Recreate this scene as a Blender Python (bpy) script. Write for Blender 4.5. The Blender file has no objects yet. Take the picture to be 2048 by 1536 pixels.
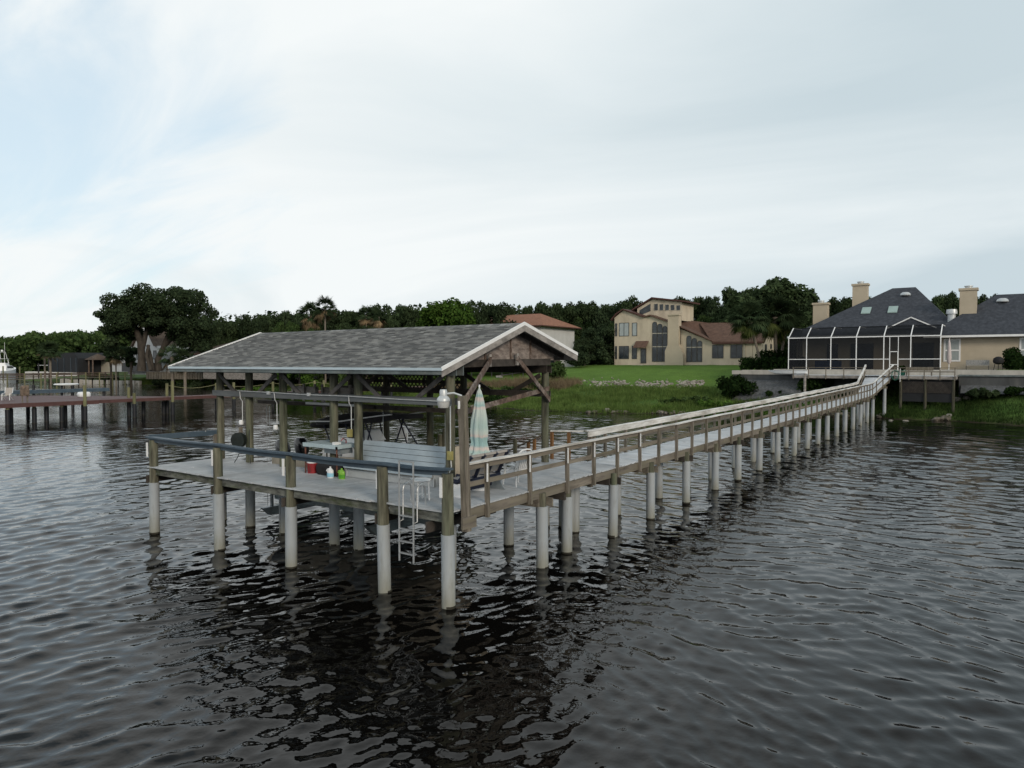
import bpy, math, random
import numpy as np
from mathutils import Vector, Matrix

# ------------------------------------------------------------------ camera, sky, sun
SC = bpy.context.scene
CAM = Vector((-12.0, -9.9, 5.34)); HEAD = math.radians(34.5)
cam_d = bpy.data.cameras.new("camera"); cam = bpy.data.objects.new("camera", cam_d)
SC.collection.objects.link(cam); SC.camera = cam
cam_d.sensor_width = 36.0; cam_d.lens = 24.96; cam_d.clip_start = 0.1; cam_d.clip_end = 6000
cam.location = CAM
cam.rotation_euler = (math.radians(90 - 1.69), 0, HEAD - math.radians(90))

SUN_AZ = math.radians(-118); SUN_EL = math.radians(20)      # direction towards the sun, azimuth from +X
SC.view_settings.view_transform = 'Standard'; SC.view_settings.look = 'None'
SC.view_settings.exposure = 0.17; SC.view_settings.gamma = 1.0
SC.render.film_transparent = False
SC.cycles.max_bounces = 6; SC.cycles.transparent_max_bounces = 12
SC.cycles.diffuse_bounces = 2; SC.cycles.glossy_bounces = 3
SC.cycles.caustics_reflective = False; SC.cycles.caustics_refractive = False
SC.cycles.sample_clamp_indirect = 4.0

ROT1 = math.radians(155)
world = bpy.data.worlds.new("World"); SC.world = world; world.use_nodes = True
def make_world():
    nt = world.node_tree; nt.nodes.clear(); N = nt.nodes.new; L = nt.links.new
    out = N('ShaderNodeOutputWorld'); bg = N('ShaderNodeBackground'); L(bg.outputs[0], out.inputs[0])
    sky = N('ShaderNodeTexSky'); sky.sky_type = 'NISHITA'; sky.sun_disc = False
    sky.sun_elevation = SUN_EL; sky.sun_rotation = math.radians(90) - SUN_AZ
    sky.air_density = 1.0; sky.dust_density = 1.5; sky.ozone_density = 1.2
    tc = N('ShaderNodeTexCoord'); sep = N('ShaderNodeSeparateXYZ'); L(tc.outputs['Generated'], sep.inputs[0])
    # cloud layer: project direction onto a plane overhead, so clouds stretch to the horizon
    zz = N('ShaderNodeMath'); zz.operation = 'MAXIMUM'; L(sep.outputs['Z'], zz.inputs[0]); zz.inputs[1].default_value = 0.0
    za = N('ShaderNodeMath'); za.operation = 'ADD'; L(zz.outputs[0], za.inputs[0]); za.inputs[1].default_value = 0.22
    comb = N('ShaderNodeCombineXYZ')
    for i, ax in enumerate('XY'):
        d = N('ShaderNodeMath'); d.operation = 'DIVIDE'; L(sep.outputs[ax], d.inputs[0]); L(za.outputs[0], d.inputs[1]); L(d.outputs[0], comb.inputs[i])
    mp = N('ShaderNodeMapping'); L(comb.outputs[0], mp.inputs[0]); mp.inputs['Rotation'].default_value = (0, 0, ROT1); mp.inputs['Scale'].default_value = (1.5, 0.45, 1)
    mp.inputs['Location'].default_value = (0.35, 0.1, 0)
    n1 = N('ShaderNodeTexNoise'); n1.inputs['Scale'].default_value = 1.5; n1.inputs['Detail'].default_value = 9; n1.inputs['Roughness'].default_value = 0.56; n1.inputs['Distortion'].default_value = 0.9
    L(mp.outputs[0], n1.inputs['Vector'])
    # big veil: thinner towards the left of the view (towards +Y)
    lobes = []
    for az_, el_, w0, amt in ((32, 17, .93, -.40), (78, 66, .66, -.95)):
        nd = N('ShaderNodeVectorMath'); nd.operation = 'DOT_PRODUCT'; L(tc.outputs['Generated'], nd.inputs[0])
        a = HEAD + math.radians(az_); e_ = math.radians(el_); nd.inputs[1].default_value = (math.cos(a)*math.cos(e_), math.sin(a)*math.cos(e_), math.sin(e_))
        h_ = N('ShaderNodeMapRange'); h_.interpolation_type = 'SMOOTHSTEP'; L(nd.outputs['Value'], h_.inputs[0]); h_.inputs[1].default_value = w0; h_.inputs[2].default_value = 1.0; h_.inputs[3].default_value = 0.0; h_.inputs[4].default_value = amt*.8; lobes.append(h_)
    hs = N('ShaderNodeMath'); hs.operation = 'ADD'; L(lobes[0].outputs[0], hs.inputs[0]); L(lobes[1].outputs[0], hs.inputs[1])
    hole = N('ShaderNodeMath'); hole.operation = 'ADD'; L(hs.outputs[0], hole.inputs[0]); hole.inputs[1].default_value = .30
    ad = N('ShaderNodeMath'); ad.operation = 'ADD'; L(n1.outputs['Fac'], ad.inputs[0]); L(hole.outputs[0], ad.inputs[1])
    cov = N('ShaderNodeMapRange'); cov.interpolation_type = 'SMOOTHSTEP'; L(ad.outputs[0], cov.inputs[0]); cov.inputs[1].default_value = 0.34; cov.inputs[2].default_value = 0.68
    # cloud brightness: large soft shapes
    mp2 = N('ShaderNodeMapping'); L(comb.outputs[0], mp2.inputs[0]); mp2.inputs['Rotation'].default_value = (0, 0, math.radians(40)); mp2.inputs['Scale'].default_value = (.8, .5, 1); mp2.inputs['Location'].default_value = (2.2, .7, 0)
    n2 = N('ShaderNodeTexNoise'); n2.inputs['Scale'].default_value = 1.0; n2.inputs['Detail'].default_value = 9; n2.inputs['Roughness'].default_value = .52; n2.inputs['Distortion'].default_value = 0.8
    L(mp2.outputs[0], n2.inputs['Vector'])
    # greyer to the right and low, whiter ahead
    g1 = N('ShaderNodeVectorMath'); g1.operation = 'DOT_PRODUCT'; L(tc.outputs['Generated'], g1.inputs[0])
    b = HEAD - math.radians(75); g1.inputs[1].default_value = (math.cos(b), math.sin(b), -0.15)
    gm = N('ShaderNodeMath'); gm.operation = 'MULTIPLY_ADD'; L(g1.outputs['Value'], gm.inputs[0]); gm.inputs[1].default_value = -0.42; L(n2.outputs['Fac'], gm.inputs[2])
    ramp = N('ShaderNodeValToRGB'); L(gm.outputs[0], ramp.inputs[0])
    ramp.color_ramp.elements[0].position = 0.10; ramp.color_ramp.elements[0].color = (0.53, 0.62, 0.665, 1)
    ramp.color_ramp.elements[1].position = 0.55; ramp.color_ramp.elements[1].color = (0.83, 0.865, 0.87, 1)
    e = ramp.color_ramp.elements.new(0.36); e.color = (0.70, 0.765, 0.79, 1)
    sk = N('ShaderNodeVectorMath'); sk.operation = 'MULTIPLY_ADD'; L(sky.outputs[0], sk.inputs[0]); sk.inputs[1].default_value = (0.03, 0.03, 0.03); sk.inputs[2].default_value = (0.52, 0.61, 0.655)
    mix = N('ShaderNodeMix'); mix.data_type = 'RGBA'; L(cov.outputs[0], mix.inputs[0]); L(sk.outputs[0], mix.inputs[6]); L(ramp.outputs[0], mix.inputs[7])
    # zenith and the sky behind the camera are darker cloud
    zen = N('ShaderNodeMapRange'); zen.interpolation_type = 'SMOOTHSTEP'; L(sep.outputs['Z'], zen.inputs[0]); zen.inputs[1].default_value = 0.48; zen.inputs[2].default_value = 0.95; zen.inputs[3].default_value = 1.0; zen.inputs[4].default_value = 0.72
    fin = N('ShaderNodeVectorMath'); fin.operation = 'SCALE'; L(mix.outputs[2], fin.inputs[0]); L(zen.outputs[0], fin.inputs[3])
    L(fin.outputs[0], bg.inputs[0]); bg.inputs[1].default_value = 0.98
make_world()

sun_d = bpy.data.lights.new("sun", 'SUN'); sun = bpy.data.objects.new("sun", sun_d); SC.collection.objects.link(sun)
sun_d.energy = 1.45; sun_d.angle = math.radians(12); sun_d.color = (1.0, 0.86, 0.70)
sd = Vector((math.cos(SUN_EL)*math.cos(SUN_AZ), math.cos(SUN_EL)*math.sin(SUN_AZ), math.sin(SUN_EL)))
sun.rotation_euler = (-sd).to_track_quat('-Z', 'Y').to_euler()

# ------------------------------------------------------------------ helpers
R = random.Random(11)
ORG = {}
def tag(o, label=None, cat=None, group=None, kind=None):
    if label: o['label'] = label
    if cat: o['category'] = cat
    if group: o['group'] = group
    if kind: o['kind'] = kind
    return o
def thing(name, loc, label, cat, group=None):
    o = bpy.data.objects.new(name, None); SC.collection.objects.link(o); o.location = loc
    o.empty_display_size = .2
    ORG[o.name] = Vector(loc); return tag(o, label, cat, group)
class MB:
    def __init__(s): s.v = []; s.f = []; s.M = None
    def add(s, vs, fs):
        b = len(s.v)
        if s.M is not None: vs = [tuple(s.M @ Vector(p)) for p in vs]
        s.v.extend([tuple(p) for p in vs]); s.f.extend([tuple(i + b for i in f) for f in fs]); return s
    def box(s, x0, x1, y0, y1, z0, z1, c=0.0):
        vs = [(x0,y0,z0),(x1,y0,z0),(x1,y1,z0),(x0,y1,z0),(x0,y0,z1),(x1,y0,z1),(x1,y1,z1),(x0,y1,z1)]
        return s.add(vs, [(0,3,2,1),(4,5,6,7),(0,1,5,4),(1,2,6,5),(2,3,7,6),(3,0,4,7)])
    def beam(s, p, q, w, h, up=(0,0,1)):
        p = Vector(p); q = Vector(q); d = (q-p).normalized(); u = Vector(up)
        if abs(d.dot(u)) > .98: u = Vector((1,0,0))
        a = d.cross(u).normalized()*(w/2); b = a.cross(d).normalized()*(h/2)
        vs = [p-a-b, p+a-b, p+a+b, p-a+b, q-a-b, q+a-b, q+a+b, q-a+b]
        return s.add(vs, [(0,1,2,3),(7,6,5,4),(0,4,5,1),(1,5,6,2),(2,6,7,3),(3,7,4,0)])
    def tube(s, pts, rad, n=10, cap=True):
        pts = [Vector(p) for p in pts]; m = len(pts)
        if not hasattr(rad, '__len__'): rad = [rad]*m
        rings = []; prev = None
        for i, p in enumerate(pts):
            d = (pts[min(i+1, m-1)] - pts[max(i-1, 0)]).normalized()
            if prev is None:
                u = Vector((0,0,1)) if abs(d.z) < .9 else Vector((1,0,0)); a = d.cross(u).normalized()
            else:
                a = (prev - d*prev.dot(d)).normalized()
            prev = a; b = d.cross(a)
            rings.append([p + (a*math.cos(t)+b*math.sin(t))*rad[i] for t in [2*math.pi*k/n for k in range(n)]])
        vs = [v for r in rings for v in r]; fs = []
        for i in range(m-1):
            for k in range(n):
                k2 = (k+1) % n; fs.append((i*n+k, i*n+k2, (i+1)*n+k2, (i+1)*n+k))
        if cap: fs.append(tuple(range(n-1, -1, -1))); fs.append(tuple((m-1)*n+k for k in range(n)))
        return s.add(vs, fs)
    def lathe(s, prof, c=(0,0,0), n=16, sx=1, sy=1):
        vs = []; fs = []; m = len(prof)
        for r, z in prof:
            for k in range(n):
                t = 2*math.pi*k/n; vs.append((c[0]+r*sx*math.cos(t), c[1]+r*sy*math.sin(t), c[2]+z))
        for i in range(m-1):
            for k in range(n):
                k2 = (k+1) % n; fs.append((i*n+k, i*n+k2, (i+1)*n+k2, (i+1)*n+k))
        fs.append(tuple(range(n-1, -1, -1))); fs.append(tuple((m-1)*n+k for k in range(n)))
        return s.add(vs, fs)
    def prism(s, poly, off):
        n = len(poly); off = Vector(off); vs = [Vector(p) for p in poly] + [Vector(p)+off for p in poly]
        fs = [tuple(range(n-1, -1, -1)), tuple(range(n, 2*n))]
        for k in range(n): fs.append((k, (k+1) % n, n+(k+1) % n, n+k))
        return s.add(vs, fs)
    def quad(s, *p): return s.add(p, [tuple(range(len(p)))])
    def build(s, name, mt, parent=None, smooth=False, org=None):
        me = bpy.data.meshes.new(name)
        o0 = org if org is not None else (ORG.get(parent.name, Vector((0,0,0))) if parent else Vector((0,0,0)))
        o0 = Vector(o0)
        me.from_pydata([tuple(Vector(p)-o0) for p in s.v], [], s.f); me.materials.append(mt)
        if smooth:
            me.polygons.foreach_set('use_smooth', [True]*len(me.polygons)); 
            try: me.set_sharp_from_angle(angle=math.radians(42))
            except Exception: pass
        me.update()
        o = bpy.data.objects.new(name, me); SC.collection.objects.link(o)
        if parent: o.parent = parent; ORG[o.name] = o0
        else: o.location = o0; ORG[o.name] = o0
        return o
def npmesh(name, V, F, mt, parent=None, loc=None, smooth=False, nper=4):
    me = bpy.data.meshes.new(name); me.vertices.add(len(V)); me.vertices.foreach_set('co', np.asarray(V, np.float32).ravel())
    nf = len(F); me.loops.add(nf*nper); me.loops.foreach_set('vertex_index', np.asarray(F, np.int32).ravel())
    me.polygons.add(nf); me.polygons.foreach_set('loop_start', np.arange(0, nf*nper, nper, dtype=np.int32))
    me.polygons.foreach_set('loop_total', np.full(nf, nper, np.int32))
    if smooth: me.polygons.foreach_set('use_smooth', np.ones(nf, bool))
    me.materials.append(mt); me.update(calc_edges=True)
    o = bpy.data.objects.new(name, me); SC.collection.objects.link(o)
    if parent: o.parent = parent
    if loc: o.location = loc
    return o
def copy_tree(o, parent=None):
    c = o.copy(); SC.collection.objects.link(c); c.parent = parent
    for ch in list(o.children): copy_tree(ch, c)
    return c

# ------------------------------------------------------------------ materials
def M(name, col, rough=.75, var=.18, scale=4.0, st=(1,1,1), bump=.0, metal=0.0, island=0.0, spec=.35, dirt=None, dscale=1.0, damt=.5, bscale=None, hue=None):
    m = bpy.data.materials.new(name); m.use_nodes = True; nt = m.node_tree; N = nt.nodes.new; L = nt.links.new
    bs = nt.nodes['Principled BSDF']; bs.inputs['Roughness'].default_value = rough; bs.inputs['Metallic'].default_value = metal
    bs.inputs['Specular IOR Level'].default_value = spec
    tc = N('ShaderNodeTexCoord'); mp = N('ShaderNodeMapping'); L(tc.outputs['Object'], mp.inputs[0]); mp.inputs['Scale'].default_value = st
    n = N('ShaderNodeTexNoise'); L(mp.outputs[0], n.inputs['Vector']); n.inputs['Scale'].default_value = scale; n.inputs['Detail'].default_value = 6; n.inputs['Roughness'].default_value = .65
    r = N('ShaderNodeMapRange'); L(n.outputs['Fac'], r.inputs[0]); r.inputs[1].default_value = .28; r.inputs[2].default_value = .72; r.inputs[3].default_value = 1-var*1.6; r.inputs[4].default_value = 1+var*1.2
    fac = r.outputs[0]
    if island > 0:
        g = N('ShaderNodeNewGeometry'); r2 = N('ShaderNodeMapRange'); L(g.outputs['Random Per Island'], r2.inputs[0]); r2.inputs[3].default_value = 1-island; r2.inputs[4].default_value = 1+island
        mu = N('ShaderNodeMath'); mu.operation = 'MULTIPLY'; L(fac, mu.inputs[0]); L(r2.outputs[0], mu.inputs[1]); fac = mu.outputs[0]
    base = N('ShaderNodeRGB'); base.outputs[0].default_value = (*col, 1); bcol = base.outputs[0]
    if hue is not None:     # second colour chosen per island
        g = N('ShaderNodeNewGeometry'); wn = N('ShaderNodeMath'); wn.operation = 'POWER'; L(g.outputs['Random Per Island'], wn.inputs[0]); wn.inputs[1].default_value = 2.0
        mh = N('ShaderNodeMix'); mh.data_type = 'RGBA'; L(wn.outputs[0], mh.inputs[0]); L(bcol, mh.inputs[6]); mh.inputs[7].default_value = (*hue, 1); bcol = mh.outputs[2]
    if dirt is not None:
        n3 = N('ShaderNodeTexNoise'); L(mp.outputs[0], n3.inputs['Vector']); n3.inputs['Scale'].default_value = dscale; n3.inputs['Detail'].default_value = 8; n3.inputs['Roughness'].default_value = .7
        r3 = N('ShaderNodeMapRange'); L(n3.outputs['Fac'], r3.inputs[0]); r3.inputs[1].default_value = .46; r3.inputs[2].default_value = .64; r3.inputs[4].default_value = damt
        md = N('ShaderNodeMix'); md.data_type = 'RGBA'; L(r3.outputs[0], md.inputs[0]); L(bcol, md.inputs[6]); md.inputs[7].default_value = (*dirt, 1); bcol = md.outputs[2]
    sc = N('ShaderNodeVectorMath'); sc.operation = 'SCALE'; L(bcol, sc.inputs[0]); L(fac, sc.inputs[3]); L(sc.outputs[0], bs.inputs['Base Color'])
    if bump:
        b = N('ShaderNodeBump'); b.inputs['Strength'].default_value = min(1, bump); b.inputs['Distance'].default_value = .02
        if bscale:
            n4 = N('ShaderNodeTexNoise'); L(mp.outputs[0], n4.inputs['Vector']); n4.inputs['Scale'].default_value = bscale; n4.inputs['Detail'].default_value = 5; L(n4.outputs['Fac'], b.inputs['Height'])
        else: L(n.outputs['Fac'], b.inputs['Height'])
        L(b.outputs[0], bs.inputs['Normal'])
    return m
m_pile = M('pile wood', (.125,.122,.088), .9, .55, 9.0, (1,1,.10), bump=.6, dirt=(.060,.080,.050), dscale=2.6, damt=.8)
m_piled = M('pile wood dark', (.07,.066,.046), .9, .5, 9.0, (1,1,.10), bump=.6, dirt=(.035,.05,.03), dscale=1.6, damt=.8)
m_sleeve = M('pile sleeve', (.345,.38,.405), .5, .10, 1.2, (1,1,.4), bump=.0, dirt=(.30,.31,.29), dscale=1.2, damt=.5)
def add_spots(m, scale, r_, keep, col):
    nt = m.node_tree; N = nt.nodes.new; L = nt.links.new; bs = nt.nodes['Principled BSDF']; src = bs.inputs['Base Color'].links[0].from_socket
    g = N('ShaderNodeNewGeometry'); v = N('ShaderNodeTexVoronoi'); v.inputs['Scale'].default_value = scale; n = N('ShaderNodeTexNoise'); n.inputs['Scale'].default_value = 14
    L(g.outputs['Position'], n.inputs['Vector']); ad = N('ShaderNodeVectorMath'); ad.operation = 'MULTIPLY_ADD'; L(n.outputs['Color'], ad.inputs[0]); ad.inputs[1].default_value = (.12,.12,.12); L(g.outputs['Position'], ad.inputs[2]); L(ad.outputs[0], v.inputs['Vector'])
    a = N('ShaderNodeMath'); a.operation = 'LESS_THAN'; L(v.outputs['Distance'], a.inputs[0]); a.inputs[1].default_value = r_
    sp = N('ShaderNodeSeparateColor'); L(v.outputs['Color'], sp.inputs[0]); b = N('ShaderNodeMath'); b.operation = 'LESS_THAN'; L(sp.outputs[0], b.inputs[0]); b.inputs[1].default_value = keep
    c = N('ShaderNodeMath'); c.operation = 'MULTIPLY'; L(a.outputs[0], c.inputs[0]); L(b.outputs[0], c.inputs[1])
    mx = N('ShaderNodeMix'); mx.data_type = 'RGBA'; L(c.outputs[0], mx.inputs[0]); L(src, mx.inputs[6]); mx.inputs[7].default_value = (*col,1); L(mx.outputs[2], bs.inputs['Base Color'])
def stain_sleeve():
    nt = m_sleeve.node_tree; N = nt.nodes.new; L = nt.links.new; bs = nt.nodes['Principled BSDF']; src = bs.inputs['Base Color'].links[0].from_socket
    g = N('ShaderNodeNewGeometry'); sep = N('ShaderNodeSeparateXYZ'); L(g.outputs['Position'], sep.inputs[0])
    mp = N('ShaderNodeMapping'); L(g.outputs['Position'], mp.inputs[0]); mp.inputs['Scale'].default_value = (5,5,.9); n = N('ShaderNodeTexNoise'); L(mp.outputs[0], n.inputs['Vector']); n.inputs['Scale'].default_value = 1.6; n.inputs['Detail'].default_value = 7; n.inputs['Roughness'].default_value = .7
    z = N('ShaderNodeMath'); z.operation = 'MULTIPLY_ADD'; L(n.outputs['Fac'], z.inputs[0]); z.inputs[1].default_value = -.9; L(sep.outputs['Z'], z.inputs[2])
    r = N('ShaderNodeMapRange'); L(z.outputs[0], r.inputs[0]); r.inputs[1].default_value = -.40; r.inputs[2].default_value = .25; r.inputs[3].default_value = .75; r.inputs[4].default_value = 0
    m1 = N('ShaderNodeMix'); m1.data_type = 'RGBA'; L(r.outputs[0], m1.inputs[0]); L(src, m1.inputs[6]); m1.inputs[7].default_value = (.22,.215,.16,1)
    r2 = N('ShaderNodeMapRange'); L(n.outputs['Fac'], r2.inputs[0]); r2.inputs[1].default_value = .54; r2.inputs[2].default_value = .70; r2.inputs[4].default_value = .55
    m2 = N('ShaderNodeMix'); m2.data_type = 'RGBA'; L(r2.outputs[0], m2.inputs[0]); L(m1.outputs[2], m2.inputs[6]); m2.inputs[7].default_value = (.20,.21,.20,1); L(m2.outputs[2], bs.inputs['Base Color'])
stain_sleeve()
m_ring = M('waterline scum', (.03,.028,.02), .8, .3, 6)
m_wood = M('weathered wood', (.195,.172,.142), .9, .40, 3.0, (.35,3,3), bump=.5, dirt=(.09,.085,.05), dscale=1.5, damt=.7, island=.15)
m_woodv = M('weathered upright wood', (.19,.168,.138), .9, .40, 5.0, (3,3,.3), bump=.5, dirt=(.09,.085,.055), dscale=1.5, damt=.6)
m_woodb = M('brown brace wood', (.13,.09,.07), .9, .45, 6.0, (1,1,1), bump=.5, dirt=(.22,.19,.17), dscale=1.5, damt=.8)
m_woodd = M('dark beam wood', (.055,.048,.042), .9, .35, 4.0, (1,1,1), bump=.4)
m_oran = M('new brown wood', (.20,.105,.045), .85, .25, 5.0, (3,3,.4), bump=.3)
m_edge = M('mossy edge wood', (.13,.135,.12), .9, .5, 5.0, (1,.6,2), bump=.6, dirt=(.05,.065,.025), dscale=2.2, damt=.9)
m_deck = M('grey deck paint', (.45,.475,.495), .55, .10, 2.2, (1,1,1), bump=.12, island=.05, dirt=(.24,.25,.26), dscale=.8, damt=.5)
m_deckw = M('walkway deck paint', (.56,.59,.62), .55, .10, 2.2, (1,1,1), bump=.12, island=.10, dirt=(.33,.34,.33), dscale=1.1, damt=.5)
m_scuff = M('scuff mark', (.07,.07,.075), .8, .3, 8)
m_cap = M('blue grey rail paint', (.055,.085,.115), .5, .15, 3.0, bump=.15, dirt=(.10,.12,.13), dscale=1.5, damt=.4)
m_wcap = M('pale walkway rail', (.66,.66,.64), .7, .18, 3.0, (.3,2,2), bump=.3, dirt=(.28,.25,.20), dscale=2, damt=.7)
m_bench = M('bench paint', (.34,.41,.46), .5, .08, 3.0, bump=.08, island=.03)
m_benchg = M('bench grey paint', (.40,.425,.435), .5, .10, 3.0, bump=.08)
m_shing = M('grey shingles', (.150,.156,.157), .95, .09, 7.0, bump=.6, bscale=60, island=.30, hue=(.225,.228,.22))
m_drip = M('shade tinted drip edge', (.48,.58,.64), .4, .06, 2)  # white trim; bluish shade of the eave side is put into its colour
m_white = M('white paint', (.78,.79,.79), .45, .05, 3)
m_grey = M('grey fascia wood', (.30,.28,.26), .85, .28, 3.0, (1,.5,2), bump=.4, dirt=(.13,.12,.11), dscale=2, damt=.7)
m_fasc = M('green grey fascia', (.13,.16,.165), .85, .30, 2.0, bump=.3, dirt=(.20,.21,.20), dscale=1.2, damt=.6)
m_ply = M('bare plywood', (.27,.23,.205), .9, .30, 4.0, (1,1,2.5), bump=.4, dirt=(.10,.075,.065), dscale=3, damt=.8)
m_soff = M('soffit wood', (.12,.115,.105), .9, .2, 3.0, bump=.2)
m_lat = M('lattice wood', (.06,.05,.042), .9, .25, 5.0)
m_alu = M('aluminium', (.50,.52,.53), .35, .06, 4, metal=.7)
m_pvcw = M('white plastic', (.72,.74,.75), .35, .04, 3)
m_black = M('black fabric', (.012,.012,.014), .8, .3, 5, bump=.2)
m_blackp = M('black gloss paint', (.01,.011,.014), .18, .1, 5, spec=.6)
m_navy = M('navy metal', (.012,.016,.035), .45, .1, 5)
m_canvas = M('beige sling canvas', (.36,.335,.31), .85, .10, 8, bump=.15)
m_hull = M('beige hull gelcoat', (.50,.46,.38), .3, .08, 2, dirt=(.30,.26,.20), dscale=1.5, damt=.4)
m_red = M('red plastic', (.26,.025,.03), .4, .1, 5)
m_green = M('green plastic', (.20,.42,.05), .35, .1, 5)
m_gland = M('green label', (.08,.30,.02), .4, .1, 5)
m_blue = M('blue label', (.30,.60,.75), .4, .1, 5)
m_rust = M('rusty metal', (.12,.05,.035), .8, .4, 9, bump=.2)
m_steel = M('grey steel', (.30,.34,.36), .45, .15, 5, metal=.4)
m_galv = M('galvanised conduit', (.52,.55,.56), .4, .08, 5, metal=.3)
m_brass = M('yellowed box', (.30,.27,.10), .6, .2, 6)
m_hose = M('green hose', (.02,.13,.09), .4, .1, 5)
m_hosed = M('dark hose reel', (.015,.02,.018), .4, .2, 5)
m_umb = None
m_rock = M('pale riprap rock', (.34,.32,.28), .9, .30, 2.5, bump=.5, dirt=(.16,.15,.12), dscale=1.2, damt=.7, hue=(.16,.14,.12))
m_rock2 = M('brown bank rock', (.10,.085,.065), .9, .4, 2.5, bump=.5, dirt=(.30,.28,.24), dscale=1.2, damt=.6)
m_redd = M('red brown dock paint', (.090,.044,.040), .6, .18, 3, bump=.1)
m_dpile = M('black pile wrap', (.012,.014,.018), .5, .2, 3)
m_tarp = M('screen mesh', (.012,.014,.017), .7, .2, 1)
for m__ in (m_deck, m_deckw): add_spots(m__, 2.2, .10, .16, (.72,.73,.72)); add_spots(m__, 1.7, .12, .10, (.10,.10,.11))
add_spots(m_cap, 3.0, .10, .2, (.45,.46,.46)); add_spots(m_shing, 1.6, .07, .10, (.42,.43,.42))
# ------------------------------------------------------------------ water
def water_mat():
    m = bpy.data.materials.new('dark river water'); m.use_nodes = True; nt = m.node_tree; N = nt.nodes.new; L = nt.links.new
    bs = nt.nodes['Principled BSDF']; bs.inputs['Base Color'].default_value = (.0030, .0027, .0023, 1); bs.inputs['Roughness'].default_value = .015; bs.inputs['IOR'].default_value = 1.333
    g = N('ShaderNodeNewGeometry'); mp = N('ShaderNodeMapping'); L(g.outputs['Position'], mp.inputs[0]); mp.inputs['Scale'].default_value = (1, 1, 0.2)
    mp.inputs['Rotation'].default_value = (0, 0, math.radians(-20)); 
    # wind ripple is weak in the lee of the dock and full strength on the open river
    ln = N('ShaderNodeVectorMath'); ln.operation = 'DISTANCE'; L(g.outputs['Position'], ln.inputs[0]); ln.inputs[1].default_value = (0, 0, 0)
    lee = N('ShaderNodeMapRange'); L(ln.outputs['Value'], lee.inputs[0]); lee.inputs[1].default_value = 13; lee.inputs[2].default_value = 50; lee.inputs[3].default_value = 0; lee.inputs[4].default_value = 1
    n = N('ShaderNodeTexNoise'); L(mp.outputs[0], n.inputs['Vector']); n.inputs['Scale'].default_value = 2.4; n.inputs['Detail'].default_value = 3; n.inputs['Roughness'].default_value = .6
    n2 = N('ShaderNodeTexNoise'); L(mp.outputs[0], n2.inputs['Vector']); n2.inputs['Scale'].default_value = .22; n2.inputs['Detail'].default_value = 2
    # wind lanes: ripples are stronger in some patches
    mr = N('ShaderNodeMapRange'); L(n2.outputs['Fac'], mr.inputs[0]); mr.inputs[1].default_value = .38; mr.inputs[2].default_value = .62; mr.inputs[3].default_value = .30; mr.inputs[4].default_value = .75
    ds = N('ShaderNodeMath'); ds.operation = 'MULTIPLY_ADD'; L(lee.outputs[0], ds.inputs[0]); ds.inputs[1].default_value = .022; ds.inputs[2].default_value = .022
    b = N('ShaderNodeBump'); L(ds.outputs[0], b.inputs['Distance']); L(mr.outputs[0], b.inputs['Strength']); L(n.outputs['Fac'], b.inputs['Height']); L(b.outputs[0], bs.inputs['Normal'])
    return m
m_water = water_mat()
def make_water():
    rng = np.random.default_rng(5)
    o = np.array([CAM.x - 7*math.cos(HEAD), CAM.y - 7*math.sin(HEAD)])
    nr, na = 1750, 1000
    r = 5.0*np.exp(np.linspace(0, math.log(2600/5.0), nr)); a = HEAD + np.radians(np.linspace(-52, 52, na))
    Rr, A = np.meshgrid(r, a, indexing='ij'); X = o[0] + Rr*np.cos(A); Y = o[1] + Rr*np.sin(A)
    Z = np.zeros_like(X); sp = Rr*(math.log(2600/5.0)/nr)
    dx = np.zeros_like(X); dy = np.zeros_like(X)
    side = 1/(1+np.exp(-((Y-CAM.y) - math.tan(HEAD)*(X-CAM.x) + 1.0)/3.5))      # waves bend round the dock: one train on each side
    # slow domain warp so crests are not straight
    wx = X + .5*np.sin(.31*Y + .13*X) + .28*np.sin(.83*Y - .47*X + 1.3); wy = Y + .5*np.sin(.27*X - .19*Y + 2.0) + .28*np.sin(.71*X + .53*Y)
    patch = .82 + .30*np.sin(.11*X + .07*Y + 1.0)*np.sin(.09*Y - .05*X + .4)
    calm = np.clip((60-X)/58, 0, 1); patch = patch*(1.0+.45*np.clip((X-8)/25,0,1))*(1-.30*np.clip((Y-12)/60,0,1))     # calmer towards the shore
    for k in range(120):
        g_ = k % 3; lam = .14*(1.8/.14)**(rng.random()**.9); th = (math.radians(-98) + rng.normal(0, .33)) if g_ == 0 else (math.radians(172) + rng.normal(0, .40)) if g_ == 1 else rng.random()*6.28
        kk = 2*math.pi/lam; amp = .0054*lam**.66*(.6+.8*rng.random())*(side if g_ == 0 else 1-side if g_ == 1 else .42)
        if lam > 1.0: amp = amp*.55
        ph = kk*(wx*math.cos(th)+wy*math.sin(th)) + rng.random()*6.28
        fade = np.clip((lam/sp - 2.4)/2.0, 0, 1); am = amp*fade*patch
        Z += am*np.cos(ph); dx -= am*math.cos(th)*np.sin(ph)*.9; dy -= am*math.sin(th)*np.sin(ph)*.9
    V = np.stack([X+dx, Y+dy, Z], -1).reshape(-1, 3)
    idx = np.arange(nr*na).reshape(nr, na); F = np.stack([idx[:-1,:-1], idx[1:,:-1], idx[1:,1:], idx[:-1,1:]], -1).reshape(-1, 4)
    w = npmesh('water', V, F, m_water, smooth=True); tag(w, 'dark rippled river water around the dock', 'water', kind='structure')
make_water()
fl = MB(); fl.quad((-3000,-3000,-6),(3000,-3000,-6),(3000,3000,-6),(-3000,3000,-6))
tag(fl.build('river_bed', M('river bed mud', (.02,.017,.012))), 'dark river bed under the water', 'river bed', kind='structure')

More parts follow.
